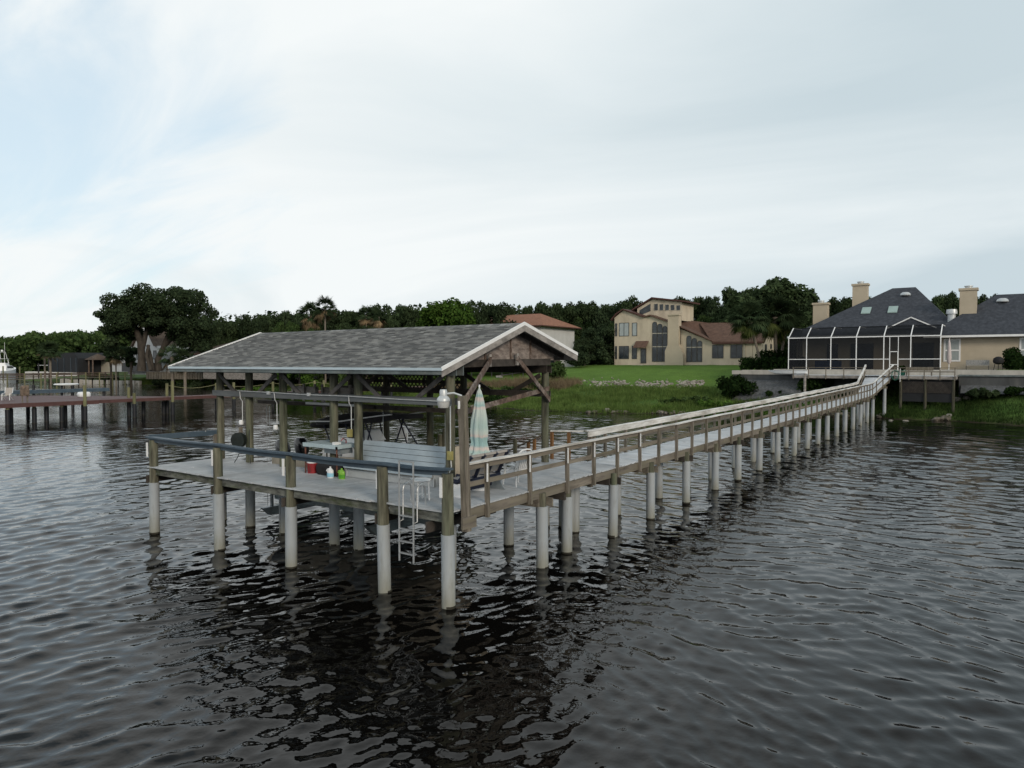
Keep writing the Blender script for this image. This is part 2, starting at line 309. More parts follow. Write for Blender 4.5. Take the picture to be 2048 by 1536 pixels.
# ------------------------------------------------------------------ land
SH_Y = [-400,-60,-11,.5,11.6,20,27,44,60,90,132,149,179,226,236,250,400,529,900,2500]
SH_X = [58,61,63,65,60,57.4,55,56,56,64,88,80,77,77,82,170,185,193,260,600]
def shore(y): return np.interp(y, SH_Y, SH_X) + .5*np.sin(y*.7)+.3*np.sin(y*1.9+1)
PY = [-400, 6.5, 14, 18, 46, 57, 100, 130, 180, 2500]
PS = [-30,-4, 0, 2, 4, 7, 10, 14, 17, 22, 27, 35, 45, 60, 90, 900]
PZ = {'R': [-3,-.6,0,.45,1.3,2.6,4.0,4.6,4.6,4.6,4.65,4.8,5,5.2,5.6,9],
      'C': [-3,-.6,0,.25,.5,1.0,1.5,2.2,2.8,3.7,4.4,5.0,5.1,5.3,5.6,9],
      'B': [-3,-.6,0,.2,.35,.6,.8,1.2,1.5,2.0,2.5,3.2,3.9,4.4,5.0,9],
      'L': [-3,-.6,0,.3,.5,.8,.9,1.2,1.4,1.8,2.2,2.7,3.1,3.4,4.0,7]}
PK = ['R','R','C','C','C','B','B','L','L','L']
def ground(x, y):
    x = np.asarray(x, float); y = np.asarray(y, float); s = x - shore(y)
    zs = {k: np.interp(s, PS, v) for k, v in PZ.items()}
    t = np.interp(y, PY, range(len(PY))); i = np.clip(np.floor(t).astype(int), 0, len(PY)-2); f = t - i; f = f*f*(3-2*f)
    tab = np.stack([zs[k] for k in PK]); a = np.take_along_axis(tab, i[None], 0)[0]; b = np.take_along_axis(tab, (i+1)[None], 0)[0]
    return a*(1-f) + b*f
def gz(x, y): return float(ground(np.array([x]), np.array([y]))[0])
def ground_mat():
    m = bpy.data.materials.new('grass ground'); m.use_nodes = True; nt = m.node_tree; N = nt.nodes.new; L = nt.links.new
    bs = nt.nodes['Principled BSDF']; bs.inputs['Roughness'].default_value = .95; bs.inputs['Specular IOR Level'].default_value = .1
    g = N('ShaderNodeNewGeometry'); sep = N('ShaderNodeSeparateXYZ'); L(g.outputs['Position'], sep.inputs[0])
    n = N('ShaderNodeTexNoise'); L(g.outputs['Position'], n.inputs['Vector']); n.inputs['Scale'].default_value = .45; n.inputs['Detail'].default_value = 8; n.inputs['Roughness'].default_value = .7
    n2 = N('ShaderNodeTexNoise'); L(g.outputs['Position'], n2.inputs['Vector']); n2.inputs['Scale'].default_value = 6; n2.inputs['Detail'].default_value = 4
    z = N('ShaderNodeMath'); z.operation = 'MULTIPLY_ADD'; L(n.outputs['Fac'], z.inputs[0]); z.inputs[1].default_value = .9; L(sep.outputs['Z'], z.inputs[2])
    r = N('ShaderNodeValToRGB'); mr = N('ShaderNodeMapRange'); L(z.outputs[0], mr.inputs[0]); mr.inputs[1].default_value = 0; mr.inputs[2].default_value = 5; L(mr.outputs[0], r.inputs[0])
    e = r.color_ramp.elements; e[0].position = .09; e[0].color = (.035,.028,.018,1); e[1].position = .95; e[1].color = (.092,.165,.030,1)
    for p, c in ((.15,(.060,.095,.022,1)),(.30,(.058,.110,.024,1)),(.52,(.060,.105,.026,1)),(.60,(.085,.155,.028,1))): q = e.new(p); q.color = c
    v = N('ShaderNodeMapRange'); L(n2.outputs['Fac'], v.inputs[0]); v.inputs[1].default_value = .3; v.inputs[2].default_value = .7; v.inputs[3].default_value = .75; v.inputs[4].default_value = 1.22
    v2 = N('ShaderNodeMapRange'); L(n.outputs['Fac'], v2.inputs[0]); v2.inputs[1].default_value = .3; v2.inputs[2].default_value = .7; v2.inputs[3].default_value = .82; v2.inputs[4].default_value = 1.15
    mm = N('ShaderNodeMath'); mm.operation = 'MULTIPLY'; L(v.outputs[0], mm.inputs[0]); L(v2.outputs[0], mm.inputs[1])
    s = N('ShaderNodeVectorMath'); s.operation = 'SCALE'; L(r.outputs[0], s.inputs[0]); L(mm.outputs[0], s.inputs[3]); L(s.outputs[0], bs.inputs['Base Color'])
    return m
def make_land():
    ss = np.concatenate([np.arange(-30,-2,4), np.arange(-2,20,.5), np.arange(20,60,2), np.arange(60,140,8), [160,200,300,450,650,900]])
    ys = np.concatenate([np.arange(-400,-60,20), np.arange(-60,110,1.0), np.arange(110,300,2.5), np.arange(300,900,25), [1100,1500,2000,2500]])
    S, Y = np.meshgrid(ss, ys, indexing='ij'); X = shore(Y) + S
    Z = ground(X, Y) + .05*np.sin(X*1.1+Y*.6)*np.sin(Y*.9)
    V = np.stack([X,Y,Z], -1).reshape(-1,3); a, b = len(ss), len(ys); idx = np.arange(a*b).reshape(a,b)
    F = np.stack([idx[:-1,:-1], idx[1:,:-1], idx[1:,1:], idx[:-1,1:]], -1).reshape(-1,4)
    o = npmesh('ground', V, F, ground_mat(), smooth=True); tag(o, 'green lawn and marsh bank rising from the water', 'ground', kind='structure')
make_land()

# ------------------------------------------------------------------ plants
def leafm(name, c1, c2, trans=.25):
    m = bpy.data.materials.new(name); m.use_nodes = True; nt = m.node_tree; N = nt.nodes.new; L = nt.links.new; nt.nodes.clear()
    out = N('ShaderNodeOutputMaterial'); d = N('ShaderNodeBsdfDiffuse'); t = N('ShaderNodeBsdfTranslucent'); mx = N('ShaderNodeMixShader'); mx.inputs[0].default_value = trans
    g = N('ShaderNodeNewGeometry'); oi = N('ShaderNodeObjectInfo')
    mc = N('ShaderNodeMix'); mc.data_type = 'RGBA'; L(g.outputs['Random Per Island'], mc.inputs[0]); mc.inputs[6].default_value = (*c1,1); mc.inputs[7].default_value = (*c2,1)
    n = N('ShaderNodeTexNoise'); tc = N('ShaderNodeTexCoord'); L(tc.outputs['Object'], n.inputs['Vector']); n.inputs['Scale'].default_value = .6; n.inputs['Detail'].default_value = 3
    r = N('ShaderNodeMapRange'); L(n.outputs['Fac'], r.inputs[0]); r.inputs[1].default_value = .3; r.inputs[2].default_value = .7; r.inputs[3].default_value = .65; r.inputs[4].default_value = 1.35
    r2 = N('ShaderNodeMapRange'); L(oi.outputs['Random'], r2.inputs[0]); r2.inputs[3].default_value = .75; r2.inputs[4].default_value = 1.25
    mm = N('ShaderNodeMath'); mm.operation = 'MULTIPLY'; L(r.outputs[0], mm.inputs[0]); L(r2.outputs[0], mm.inputs[1])
    s = N('ShaderNodeVectorMath'); s.operation = 'SCALE'; L(mc.outputs[2], s.inputs[0]); L(mm.outputs[0], s.inputs[3])
    L(s.outputs[0], d.inputs[0]); L(s.outputs[0], t.inputs[0]); L(d.outputs[0], mx.inputs[1]); L(t.outputs[0], mx.inputs[2]); L(mx.outputs[0], out.inputs[0])
    return m
l_oak = leafm('oak leaves', (.027,.044,.020), (.062,.090,.042))
l_mid = leafm('mid green leaves', (.034,.062,.021), (.075,.115,.040))
l_bri = leafm('bright leaves', (.045,.095,.018), (.095,.165,.034))
l_dark = leafm('very dark leaves', (.022,.035,.019), (.052,.076,.037))
l_hedge = leafm('hedge leaves', (.010,.022,.008), (.026,.048,.014))
l_palm = leafm('palm leaves', (.018,.032,.016), (.046,.068,.032), .1)
l_dead = leafm('dead palm leaves', (.14,.10,.06), (.30,.23,.14), .1)
l_marsh = leafm('marsh grass blades', (.065,.115,.026), (.145,.205,.062), .2)
l_reed = leafm('dry reeds', (.13,.10,.06), (.22,.17,.11), .2)
l_yel = leafm('olive shrub leaves', (.035,.050,.015), (.075,.090,.030))
m_bark = M('grey brown bark', (.060,.052,.043), .95, .35, 2.5, (1,1,.3), bump=.6)
m_pbark = M('palm trunk bark', (.19,.165,.135), .95, .25, 3.5, (1,1,3), bump=.6)

def leaf_cloud(rng, blobs, n, size, flat=.75, shell=.55):
    """leaf faces through the outer shell of a set of overlapping blobs: (x,y,z,r)"""
    B = np.array(blobs, float); w = B[:,3]**2; w /= w.sum()
    k = rng.choice(len(B), n, p=w); d = rng.normal(size=(n,3)); d /= np.linalg.norm(d, axis=1, keepdims=True)
    rad = B[k,3]*(shell + (1.06-shell)*rng.random(n)**.6)
    # clumpy: pull leaves towards sub-clumps
    P = B[k,:3] + d*rad[:,None]*np.array([1,1,flat])
    nc = max(8, n//28); C = P[rng.choice(n, nc)]; ci = rng.integers(0, nc, n)
    # nearest of 3 random clump centres
    best = ci.copy(); bd = np.full(n, 1e9)
    for _ in range(6):
        c2 = rng.integers(0, nc, n); dd = np.linalg.norm(P-C[c2], axis=1); m_ = dd < bd; best[m_] = c2[m_]; bd[m_] = dd[m_]
    pull = np.where(bd < 2.2*B[k,3], .35, 0)[:,None]*rng.random((n,1)); P = P*(1-pull) + C[best]*pull
    nn = d + rng.normal(size=(n,3))*.7; nn[:,2] += .25; nn /= np.linalg.norm(nn, axis=1, keepdims=True)
    t = np.cross(nn, rng.normal(size=(n,3))); t /= np.linalg.norm(t, axis=1, keepdims=True); b = np.cross(nn, t)
    s = (size*(.55+.9*rng.random(n)))[:,None]; e = (.45+.4*rng.random(n))[:,None]
    V = np.stack([P-t*s, P-b*s*e, P+t*s, P+b*s*e], 1).reshape(-1,3); F = np.arange(n*4).reshape(n,4)
    return V, F
def crown_blobs(rng, W, H, z0, n=26, top=.9):
    out = []
    for i in range(n):
        a = rng.random()*6.28; q = rng.random()**.5; u = rng.random()
        rr = W/2*(.35+.65*math.sin(math.pi*min(1,max(.0, .12+.8*u))))
        x = rr*q*math.cos(a)*.85; y = rr*q*math.sin(a)*.85; z = z0 + H*(.1+u*.78)
        out.append((x, y, z, W*(.11+.10*rng.random())))
    return out
def trunk_mb(rng, H, r, limbs, base=-.4):
    mb = MB(); mb.tube([(0,0,base),(r*.1,0,H*.3),(0,r*.2,H*.6)], [r*1.25, r*.9, r*.75], 8)
    for l in limbs:
        x,y,z = l[:3]; mb.tube([(0,0,H*.5),(x*.45,y*.45,H*.5+(z-H*.5)*.55),(x*.9,y*.9,z)], [r*.6, r*.35, r*.1], 6)
    return mb
def tree(name, seed, loc, W, H, z0, mat_, n=6000, size=.42, nb=26, r=.3, label='', cat='tree', group=None, blobs=None, flat=.75):
    rng = np.random.default_rng(seed); bl = blobs or crown_blobs(rng, W, H-z0, z0, nb)
    root = thing(name, loc, label, cat, group)
    V, F = leaf_cloud(rng, bl, n, size, flat); npmesh('crown', V, F, mat_, parent=root)
    mb = trunk_mb(rng, z0+(H-z0)*.5, r, [bl[i] for i in rng.choice(len(bl), min(7,len(bl)), replace=False)])
    t = mb.build('trunk', m_bark, None, smooth=True, org=(0,0,0)); t.parent = root
    return root
def bush(loc, W, H, mat_, seed, label, n=1500, size=.22, D=None, group=None, name='bush', cat='bush', boxy=False):
    rng = np.random.default_rng(seed); D = D or W; bl = []
    if boxy:
        k = max(2, int(W/(H*.5)))
        for i in range(k):
            for j in range(max(1,int(D/(H*.5)))):
                for q in (.28,.68): bl.append(((i+.5)/k*W-W/2, (j+.5)/max(1,int(D/(H*.5)))*D-D/2, H*q, H*.36))
    else:
        for i in range(12):
            a = rng.random()*6.28; q = rng.random()**.6
            bl.append((W*.36*q*math.cos(a), D*.36*q*math.sin(a), H*(.25+.45*rng.random()*(1-.5*q)), min(W,D,H)*.30))
    V, F = leaf_cloud(rng, bl, n, size, .9, .4); V[:,2] = np.clip(V[:,2], -.2, H*1.05)
    o = npmesh(name, V, F, mat_, loc=loc); return tag(o, label, cat, group)
def blades(name, pts, h, w, mat_, seed, per=4, label='', cat='grass', spread=.25):
    rng = np.random.default_rng(seed); P = np.repeat(pts, per, 0); n = len(P)
    a = rng.random(n)*6.28; off = rng.normal(size=(n,2))*spread; hh = h*(.5+.8*rng.random(n)); ww = w*(.6+.8*rng.random(n))
    base = P + np.concatenate([off, np.zeros((n,1))], 1); base[:,2] -= .05
    tx = np.cos(a)*ww; ty = np.sin(a)*ww; lean = rng.normal(size=(n,2))*.28*hh[:,None]
    v0 = base + np.stack([tx,ty,np.zeros(n)],1); v1 = base - np.stack([tx,ty,np.zeros(n)],1); v2 = base + np.stack([lean[:,0],lean[:,1],hh],1)
    V = np.stack([v0,v1,v2],1).reshape(-1,3); F = np.arange(n*3).reshape(n,3)
    o = npmesh(name, V, F, mat_, nper=3); return tag(o, label, cat, kind='stuff')
def marsh_pts(n, y0, y1, s0, s1, seed, clump=True, cut=None):
    rng = np.random.default_rng(seed); y = y0 + (y1-y0)*rng.random(n); s = s0 + (s1-s0)*rng.random(n)
    k = (np.sin(y*.35+s*.5)+np.sin(y*.8-s*.35+2)+np.sin(s*1.1+y*.21)) 
    keep = rng.random(n) < np.clip(.72+.28*k, .18, 1); y, s = y[keep], s[keep]
    x = shore(y) + s; return np.stack([x, y, ground(x, y)], 1)
blades('marsh_grass', marsh_pts(26000, 10, 60, .3, 14.5, 1), .50, .030, l_marsh, 2, 4, 'tall green marsh grass on the bank below the lawn')
blades('marsh_grass', marsh_pts(22000, -40, 14, .4, 7.5, 3), .34, .028, leafm('dark marsh blades', (.018,.036,.011), (.042,.066,.020), .2), 4, 4, 'low dark green marsh grass below the sundeck and bulkhead')
blades('marsh_grass', marsh_pts(22000, 60, 180, .3, 26, 5), .55, .06, leafm('yellow marsh blades', (.060,.100,.022), (.115,.155,.045), .2), 6, 3, 'yellow green marsh grass on the bank behind the red dock')
blades('dry_reeds', marsh_pts(5000, 36, 60, 11, 15.5, 7), 1.1, .028, l_reed, 8, 4, 'pinkish beige dry reeds between marsh grass and rocks')
# ------------------------------------------------------------------ the covered boat dock
ZD = 2.11
dock = thing('boat_dock', (2.15, 6, 0), 'covered grey shingled boat dock on pale sleeved piles, nearest structure', 'boat dock')
def pile(par, x, y, top, r=.125, slv=1.6, rs=.152, lean=(0,0), mt=None, sm=None, seam=False):
    mb = MB(); n = 6; pts = [(x+lean[0]*t, y+lean[1]*t, -1.5+(top+1.5)*t) for t in [i/n for i in range(n+1)]]
    mb.tube(pts, [r*(1.06-.10*i/n+.01*math.sin(i*2.1+x)) for i in range(n+1)], 16)
    p = mb.build('pile', mt or m_pile, par, smooth=True)
    if slv:
        s = MB(); t0, t1 = 0.0, (slv+1.5)/(top+1.5)
        s.tube([(x,y,-1.5),(x+lean[0]*t1*.5,y+lean[1]*t1*.5,(slv-1.5)/2),(x+lean[0]*t1, y+lean[1]*t1, slv)], rs, 20)
        if seam: s.box(x-rs-.006, x-rs+.02, y-.012, y+.012, -1.4, slv-.02)
        sl = s.build('pile_sleeve', sm or m_sleeve, p, smooth=True)
        w = MB(); w.tube([(x,y,-.4),(x,y,.035+.02*R.random())], rs+.004, 20); w.build('waterline_band', m_ring, p, smooth=True)
    return p
# front row, at the outer edge: posts end under the rail cap
for y, lx in ((11.9,.02),(8.42,-.03),(5.28,.03),(1.87,-.07),(-.05,-.02)):
    pile(dock, -.10, y, 2.93, r=.135, lean=(lx, .02), slv=1.58+.04*R.random())
# roof posts
FY = (11.78, 10.22, 8.50, 6.2, 5.17, 1.78)
for y in FY: pile(dock, 2.17, y, 5.04, r=.125, lean=(.03*R.uniform(-1,1), .03*R.uniform(-1,1)), rs=.155, seam=True)
RY = (2.3, 5.68, 7.25, 9.46, 11.4)
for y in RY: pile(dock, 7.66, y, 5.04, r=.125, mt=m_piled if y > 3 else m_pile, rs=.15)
for x, y in ((7.9,1.75),(7.45,1.2),(5.0,1.9),(5.2,.05)): pile(dock, x, y, 1.85, r=.12)
# decking
def boards(mb, x0, x1, y0, y1, z, along='x', w=.14, gap=.006, th=.035, jag=.03):
    if along == 'x':
        y = y0
        while y < y1-.02:
            e = min(y+w, y1); mb.box(x0-R.random()*jag, x1+R.random()*jag, y, e-gap, z-th, z+R.uniform(-.003,.003)); y += w
    else:
        x = x0
        while x < x1-.02:
            e = min(x+w, x1); mb.box(x, e-gap, y0-R.random()*jag, y1+R.random()*jag, z-th, z+R.uniform(-.003,.003)); x += w
d1 = MB(); boards(d1, -.20, 2.36, 2.25, 12.05, ZD, 'x'); boards(d1, -.17, 8.35, -.12, 2.25, ZD, 'y'); boards(d1, 7.5, 8.35, 2.25, 12.0, ZD, 'x')
d1.build('deck_boards', m_deck, dock)
rb = MB()
fy = [-.05, 1.87, 5.28, 8.42, 11.9]
for a, b in zip(fy[:-1], fy[1:]): rb.box(-.115, -.075, a+.15, b-.15, ZD-.26, ZD-.045)
rb.box(2.26, 2.30, 2.3, 12.0, ZD-.26, ZD-.045); rb.box(7.50, 7.54, 2.3, 12.0, ZD-.26, ZD-.045)
rb.box(2.3, 7.5, 2.16, 2.2, ZD-.26, ZD-.045); rb.box(.0, 2.2, 11.96, 12.0, ZD-.26, ZD-.045)
rb.build('rim_board', m_edge, dock)
js = MB()
for y in fy[1:]+[.3]:
    js.beam((-.25,y+.17,ZD-.40),(2.35,y+.17,ZD-.40),.05,.24)
for y in (.5,1.1,1.7): js.beam((.1,y,ZD-.16),(8.3,y,ZD-.16),.045,.20)
for x in (.6,1.2,1.8): js.beam((x,2.3,ZD-.16),(x,12,ZD-.16),.045,.2)
js.beam((4.85,-.1,ZD-.42),(4.85,2.3,ZD-.42),.09,.24); js.beam((7.7,-.1,ZD-.42),(7.7,2.3,ZD-.42),.12,.24)
js.build('joists', m_woodd, dock)
# front rail cap sags between posts
def cap(par, pts, w, h, mt, name='rail_cap', wig=.0, steps=6):
    mb = MB()
    for (a, b) in zip(pts[:-1], pts[1:]):
        a = Vector(a); b = Vector(b); prev = a
        for i in range(1, steps+1):
            t = i/steps; p = a.lerp(b, t); p.z -= wig*math.sin(math.pi*t)*.5; mb.beam(prev, p, w, h); prev = p
    return mb.build(name, mt, par)
cap(dock, [(-.12,12.15,3.02),(-.12,8.42,3.02),(-.12,5.28,2.99),(-.12,1.87,3.0),(-.10,-.1,3.03)], .21, .045, m_cap, wig=.05)
cap(dock, [(-.10,12.1,2.94),(-.10,8.42,2.94),(-.10,5.28,2.91),(-.10,1.87,2.92),(-.09,.0,2.95)], .045, .13, m_cap, name='rail_face', wig=.05)
cap(dock, [(-.12,12.1,3.0),(2.05,11.86,3.0)], .045, .17, m_cap, name='side_rail')
sb = MB(); sb.box(1.95,2.04,11.8,11.9,ZD,2.95); sb.build('side_post', m_woodv, dock)
# white reflector strips on the front posts
for y in (11.9, 8.42, 5.28, 1.87, -.05):
    w = MB(); w.box(-.265, -.235, y+.06, y+.13, 2.42 if y else 2.3, 2.86); w.build('reflector_strip', m_white, dock)
w = MB(); w.box(-.02,.02,-.275,-.245,4.35,4.52); w.build('reflector_strip', m_white, dock)
# corner post and its ties
cp = MB(); cp.beam((.26,-.26,1.63),(.20,-.20,4.62),.155,.155,up=(1,0,0)); cp.build('corner_post', m_woodv, dock)
cp = MB(); cp.beam((.02,-.32,1.84),(.46,-.36,1.84),.05,.26); cp.build('post_tie', m_wood, dock)
# beams, front side and rear side
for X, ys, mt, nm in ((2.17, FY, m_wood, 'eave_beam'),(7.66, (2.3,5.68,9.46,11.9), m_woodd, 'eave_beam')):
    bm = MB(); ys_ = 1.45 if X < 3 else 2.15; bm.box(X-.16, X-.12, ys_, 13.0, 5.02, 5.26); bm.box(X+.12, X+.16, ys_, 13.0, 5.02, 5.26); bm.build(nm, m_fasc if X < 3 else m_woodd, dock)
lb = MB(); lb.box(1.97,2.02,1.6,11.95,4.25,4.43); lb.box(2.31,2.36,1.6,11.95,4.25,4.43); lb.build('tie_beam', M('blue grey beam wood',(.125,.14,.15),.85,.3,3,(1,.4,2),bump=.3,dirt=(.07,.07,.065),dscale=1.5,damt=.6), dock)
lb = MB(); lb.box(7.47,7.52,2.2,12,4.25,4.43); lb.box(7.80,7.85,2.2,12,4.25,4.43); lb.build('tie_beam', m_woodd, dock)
bend = MB(); bend.box(2.0,2.34,10.95,11.35,4.22,4.45); bend.build('beam_block', m_grey, dock)
def brace(a, b, mt=m_woodb, w=.045, h=.13, up=(0,0,1)):
    mb = MB(); mb.beam(a, b, w, h, up); mb.build('brace', mt, dock)
for y, ds in ((11.78,(-1,)),(8.50,(1,-1)),(5.17,(1,-1)),(1.78,(1,))):
    for s in ds: brace((2.02,y+s*.12,5.0),(2.02,y+s*1.02,4.40), M('brace wood',(.11,.105,.10),.9,.3,5,bump=.3) if y == 11.78 else bpy.data.materials.get('brace wood'), h=.12)
for y, ds in ((2.3,(1,)),(5.68,(-1,1)),(9.46,(-1,1))):
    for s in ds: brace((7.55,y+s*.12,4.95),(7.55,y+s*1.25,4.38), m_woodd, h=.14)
# boards and shelf seen under the rear half (hanging boards)
for y0, y1 in ((9.4,11.1),(11.3,12.8)):
    hb = MB(); hb.box(5.9,5.95,y0,y1,3.98,4.44); 
    for yy in (y0+.1,y0+.75,y1-.1): hb.box(5.84,5.89,yy-.05,yy+.05,3.9,4.55)
    hb.build('hanging_board', m_grey, dock)
hb = MB(); hb.box(4.2,4.5,6.6,12.6,3.86,3.98); hb.build('lift_beam', m_woodd, dock)
hb = MB(); hb.box(4.2,4.5,2.4,6.5,3.86,3.98); hb.build('lift_beam', m_woodd, dock)
# crossed braces at the open gable end
mb = MB(); mb.beam((2.2,1.72,5.32),(7.0,1.72,5.38),.06,.20); mb.build('gable_beam', m_woodd, dock)
mb = MB(); mb.beam((.15,-.22,4.40),(3.72,1.60,5.44),.05,.15); mb.build('brace', m_woodb, dock)
brace((5.0,1.60,5.48),(7.62,2.10,4.14), m_woodb, h=.15)
brace((2.3,1.62,4.04),(7.56,2.1,4.52), m_woodb, h=.14)
for x, z in ((3.70,5.42),(5.04,5.46)):
    mb = MB(); mb.box(x-.05,x+.05,1.60,1.66,z-.18,z+.16); mb.build('brace_cleat', m_grey, dock)
# roof
EX, EZ, RX, RZ, BX, BZ = 1.28, 5.20, 4.90, 6.44, 7.95, 5.63
Y0, Y1 = 1.30, 13.35
roof = thing('roof', (4.9, 7, 5), None, None); roof.parent = dock; roof.location = (4.9-2.15, 1, 5); ORG[roof.name] = Vector((4.9,7,5))
sl = MB()
def slope(ax, az, bx, bz, up):
    L_ = math.hypot(bx-ax, bz-az); u = Vector(((bx-ax)/L_, 0, (bz-az)/L_)); n = Vector((-u.z, 0, u.x)) if u.x > 0 else Vector((u.z, 0, -u.x))
    k = int(L_/.125)
    for i in range(k+1):
        d0 = i*L_/(k+1); d1_ = d0+.19; y = Y0 - R.random()*.24
        while y < Y1:
            ya, yb = max(y, Y0), min(y+.24-.008, Y1); 
            if yb-ya > .03:
                t0 = .020+R.random()*.012; a = Vector((ax,0,az))+u*(d0-R.random()*.01); b = Vector((ax,0,az))+u*min(d1_, L_+.01)
                p = [a+n*.002, a+n*(t0+.012), b+n*.006, b+n*.0]
                sl.prism([Vector((q.x, ya, q.z)) for q in p], (0, yb-ya, 0))
            y += .24
slope(EX, EZ, RX, RZ, 1); slope(BX, BZ, RX, RZ, 1)
sl.build('shingles', m_shing, roof)
rc = MB(); y = Y0
while y < Y1-.05:
    e = min(y+.30, Y1); rc.prism([(RX-.16,y,RZ-.035),(RX,y,RZ+.03),(RX+.16,y,RZ-.025),(RX+.16,y,RZ-.015),(RX,y,RZ+.045),(RX-.16,y,RZ-.025)], (0, e-y-.01, 0)); y += .26
rc.build('ridge_cap', m_shing, roof)
# slab under the shingles: roof boards
def slab(ax, az, bx, bz, y0, y1, t0, t1):
    return [(ax, y0, az-t1), (ax, y0, az-t0), (bx, y0, bz-t0), (bx, y0, bz-t1)], (0, y1-y0, 0)
sf = MB(); sf.prism(*slab(EX+.03, EZ, RX, RZ, Y0+.03, Y1-.03, .0, .03)); sf.prism(*slab(BX-.03, BZ, RX, RZ, Y0+.03, Y1-.03, .0, .03)); sf.build('roof_boards', m_soff, roof)
rf = MB(); y = Y0+.45
while y < Y1-.2:
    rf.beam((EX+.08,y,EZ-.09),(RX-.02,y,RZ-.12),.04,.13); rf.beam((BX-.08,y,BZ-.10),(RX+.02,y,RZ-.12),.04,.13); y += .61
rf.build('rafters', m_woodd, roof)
de = MB(); de.box(EX-.035, EX+.03, Y0-.02, Y1+.02, EZ-.045, EZ+.022); de.build('drip_edge', m_drip, roof)
fa = MB(); fa.box(EX, EX+.04, Y0, Y1, EZ-.145, EZ-.048); fa.build('fascia', m_fasc, roof)
fa = MB(); fa.box(BX-.04, BX, Y0, Y1, BZ-.2, BZ-.03); fa.build('fascia', m_grey, roof)
for yy, s in ((Y0, -1), (Y1, 1)):
    e = MB(); o = (0, s*.035, 0)
    e.prism([(EX-.03,yy,EZ-.05),(EX-.03,yy,EZ+.045),(RX,yy,RZ+.075),(RX,yy,RZ-.02)], o); e.prism([(BX+.03,yy,BZ-.05),(BX+.03,yy,BZ+.045),(RX,yy,RZ+.075),(RX,yy,RZ-.02)][::-1], o)
    e.build('verge_trim', m_white, roof)
    e = MB(); o = (0, s*.028, 0)
    e.prism([(EX-.01,yy,EZ-.20),(EX-.01,yy,EZ-.052),(RX,yy,RZ-.022),(RX,yy,RZ-.19)], o); e.prism([(BX+.01,yy,BZ-.22),(BX+.01,yy,BZ-.052),(RX,yy,RZ-.022),(RX,yy,RZ-.19)][::-1], o)
    e.build('barge_board', m_grey, roof)
def roofz(x): return (EZ+(x-EX)*(RZ-EZ)/(RX-EX) if x < RX else RZ+(x-RX)*(BZ-RZ)/(BX-RX))
for a, b in ((2.5,3.62),(3.66,4.86),(4.90,5.9),(5.94,7.3)):
    for k, zb_ in ((1.76,5.43),(13.0,5.3)):
        gp = MB(); gp.prism([(a,k,zb_),(b,k,zb_),(b,k,max(zb_+.02,roofz(b)-.14)),(a,k,max(zb_+.02,roofz(a)-.14))], (0,.02,0)); gp.build('gable_panel', m_ply, roof)
st = MB()
for x in (3.64,4.88,5.92): st.box(x-.03,x+.03,1.72,1.757,5.43,roofz(x)-.15)
st.build('gable_stud', m_woodb, roof)
# lattice screen along the rear row
lt = MB(); ya, yb, za, zb = 5.75, 11.2, 4.30, 5.15; 
def clipseg(y, s):
    pts = []
    for t in np.linspace(0, 1, 2):
        pass
    z0_, z1_ = za, zb; y0_, y1_ = y, y+s*(zb-za)
    if s > 0:
        if y0_ < ya: z0_ += (ya-y0_); y0_ = ya
        if y1_ > yb: z1_ -= (y1_-yb); y1_ = yb
    else:
        if y0_ > yb: z0_ += (y0_-yb); y0_ = yb
        if y1_ < ya: z1_ -= (ya-y1_); y1_ = ya
    return (y0_, z0_, y1_, z1_) if z1_-z0_ > .03 else None
y = ya-.9
while y < yb+.9:
    for s, X in ((1,7.72),(-1,7.728)):
        c = clipseg(y, s)
        if c: lt.beam((X,c[0],c[1]),(X,c[2],c[3]),.006,.060,up=(1,0,0)) if False else lt.prism([(X,c[0]-.027,c[1]),(X,c[0]+.027,c[1]),(X,c[2]+.027,c[3]),(X,c[2]-.027,c[3])],(.006,0,0))
    y += .18
for yy in (5.75,7.6,9.4,11.2): lt.box(7.735,7.78,yy-.04,yy+.04,za,zb)
lt.box(7.735,7.775,ya,yb,4.60,4.72)
lt.build('lattice_screen', m_lat, dock)
# stairs rail at the back corner
for p, q in (((8.42,2.55,3.05),(8.42,4.3,2.25)),((8.42,2.55,3.05),(8.72,1.45,3.08))):
    mb = MB(); mb.beam(p, q, .14, .04); mb.build('stair_rail', m_wcap if p[1] == 2.55 and q[1] < 2 else m_wood, dock)
for x, y, t in ((8.42,2.5,3.02),(8.42,3.45,2.62),(8.42,3.2,2.74),(8.60,1.95,3.03)):
    mb = MB(); mb.box(x-.045,x+.045,y-.045,y+.045,1.4,t); mb.build('rail_post', m_oran, dock)
mb = MB(); mb.box(8.0,8.1,3.7,3.8,1.9,2.75); mb.build('rail_post', m_piled, dock)
# lift cables, conduit
cb = MB()
for x, y in ((2.9,10.3),(2.9,10.15),(6.9,5.9),(6.9,5.8),(2.9,4.9),(6.9,10.3)): cb.tube([(x,y,3.9),(x,y,.55)], .008, 5)
cb.build('lift_cable', m_steel, dock)
cd = MB(); cd.tube([(1.95,10.5,4.44),(1.94,8.5,4.42),(1.94,7.4,4.40),(1.94,5.3,4.40),(1.94,3.4,4.37),(1.94,1.9,4.36)], .016, 6)
for y in (10.38, 8.62, 5.3): cd.tube([(1.94,y,4.42),(1.96,y,4.2),(2.02,y-.02,4.1),(2.02,y-.02,3.45)], .014, 6)
cd.tube([(1.99,1.62,4.3),(1.99,1.62,2.95),(1.98,1.58,2.7),(1.98,1.66,2.5),(1.98,1.66,2.2)], .016, 6)
for y in (7.0,8.9,): cd.box(1.91,1.97,y-.06,y+.06,4.36,4.46)
cd.build('conduit', m_galv, dock)
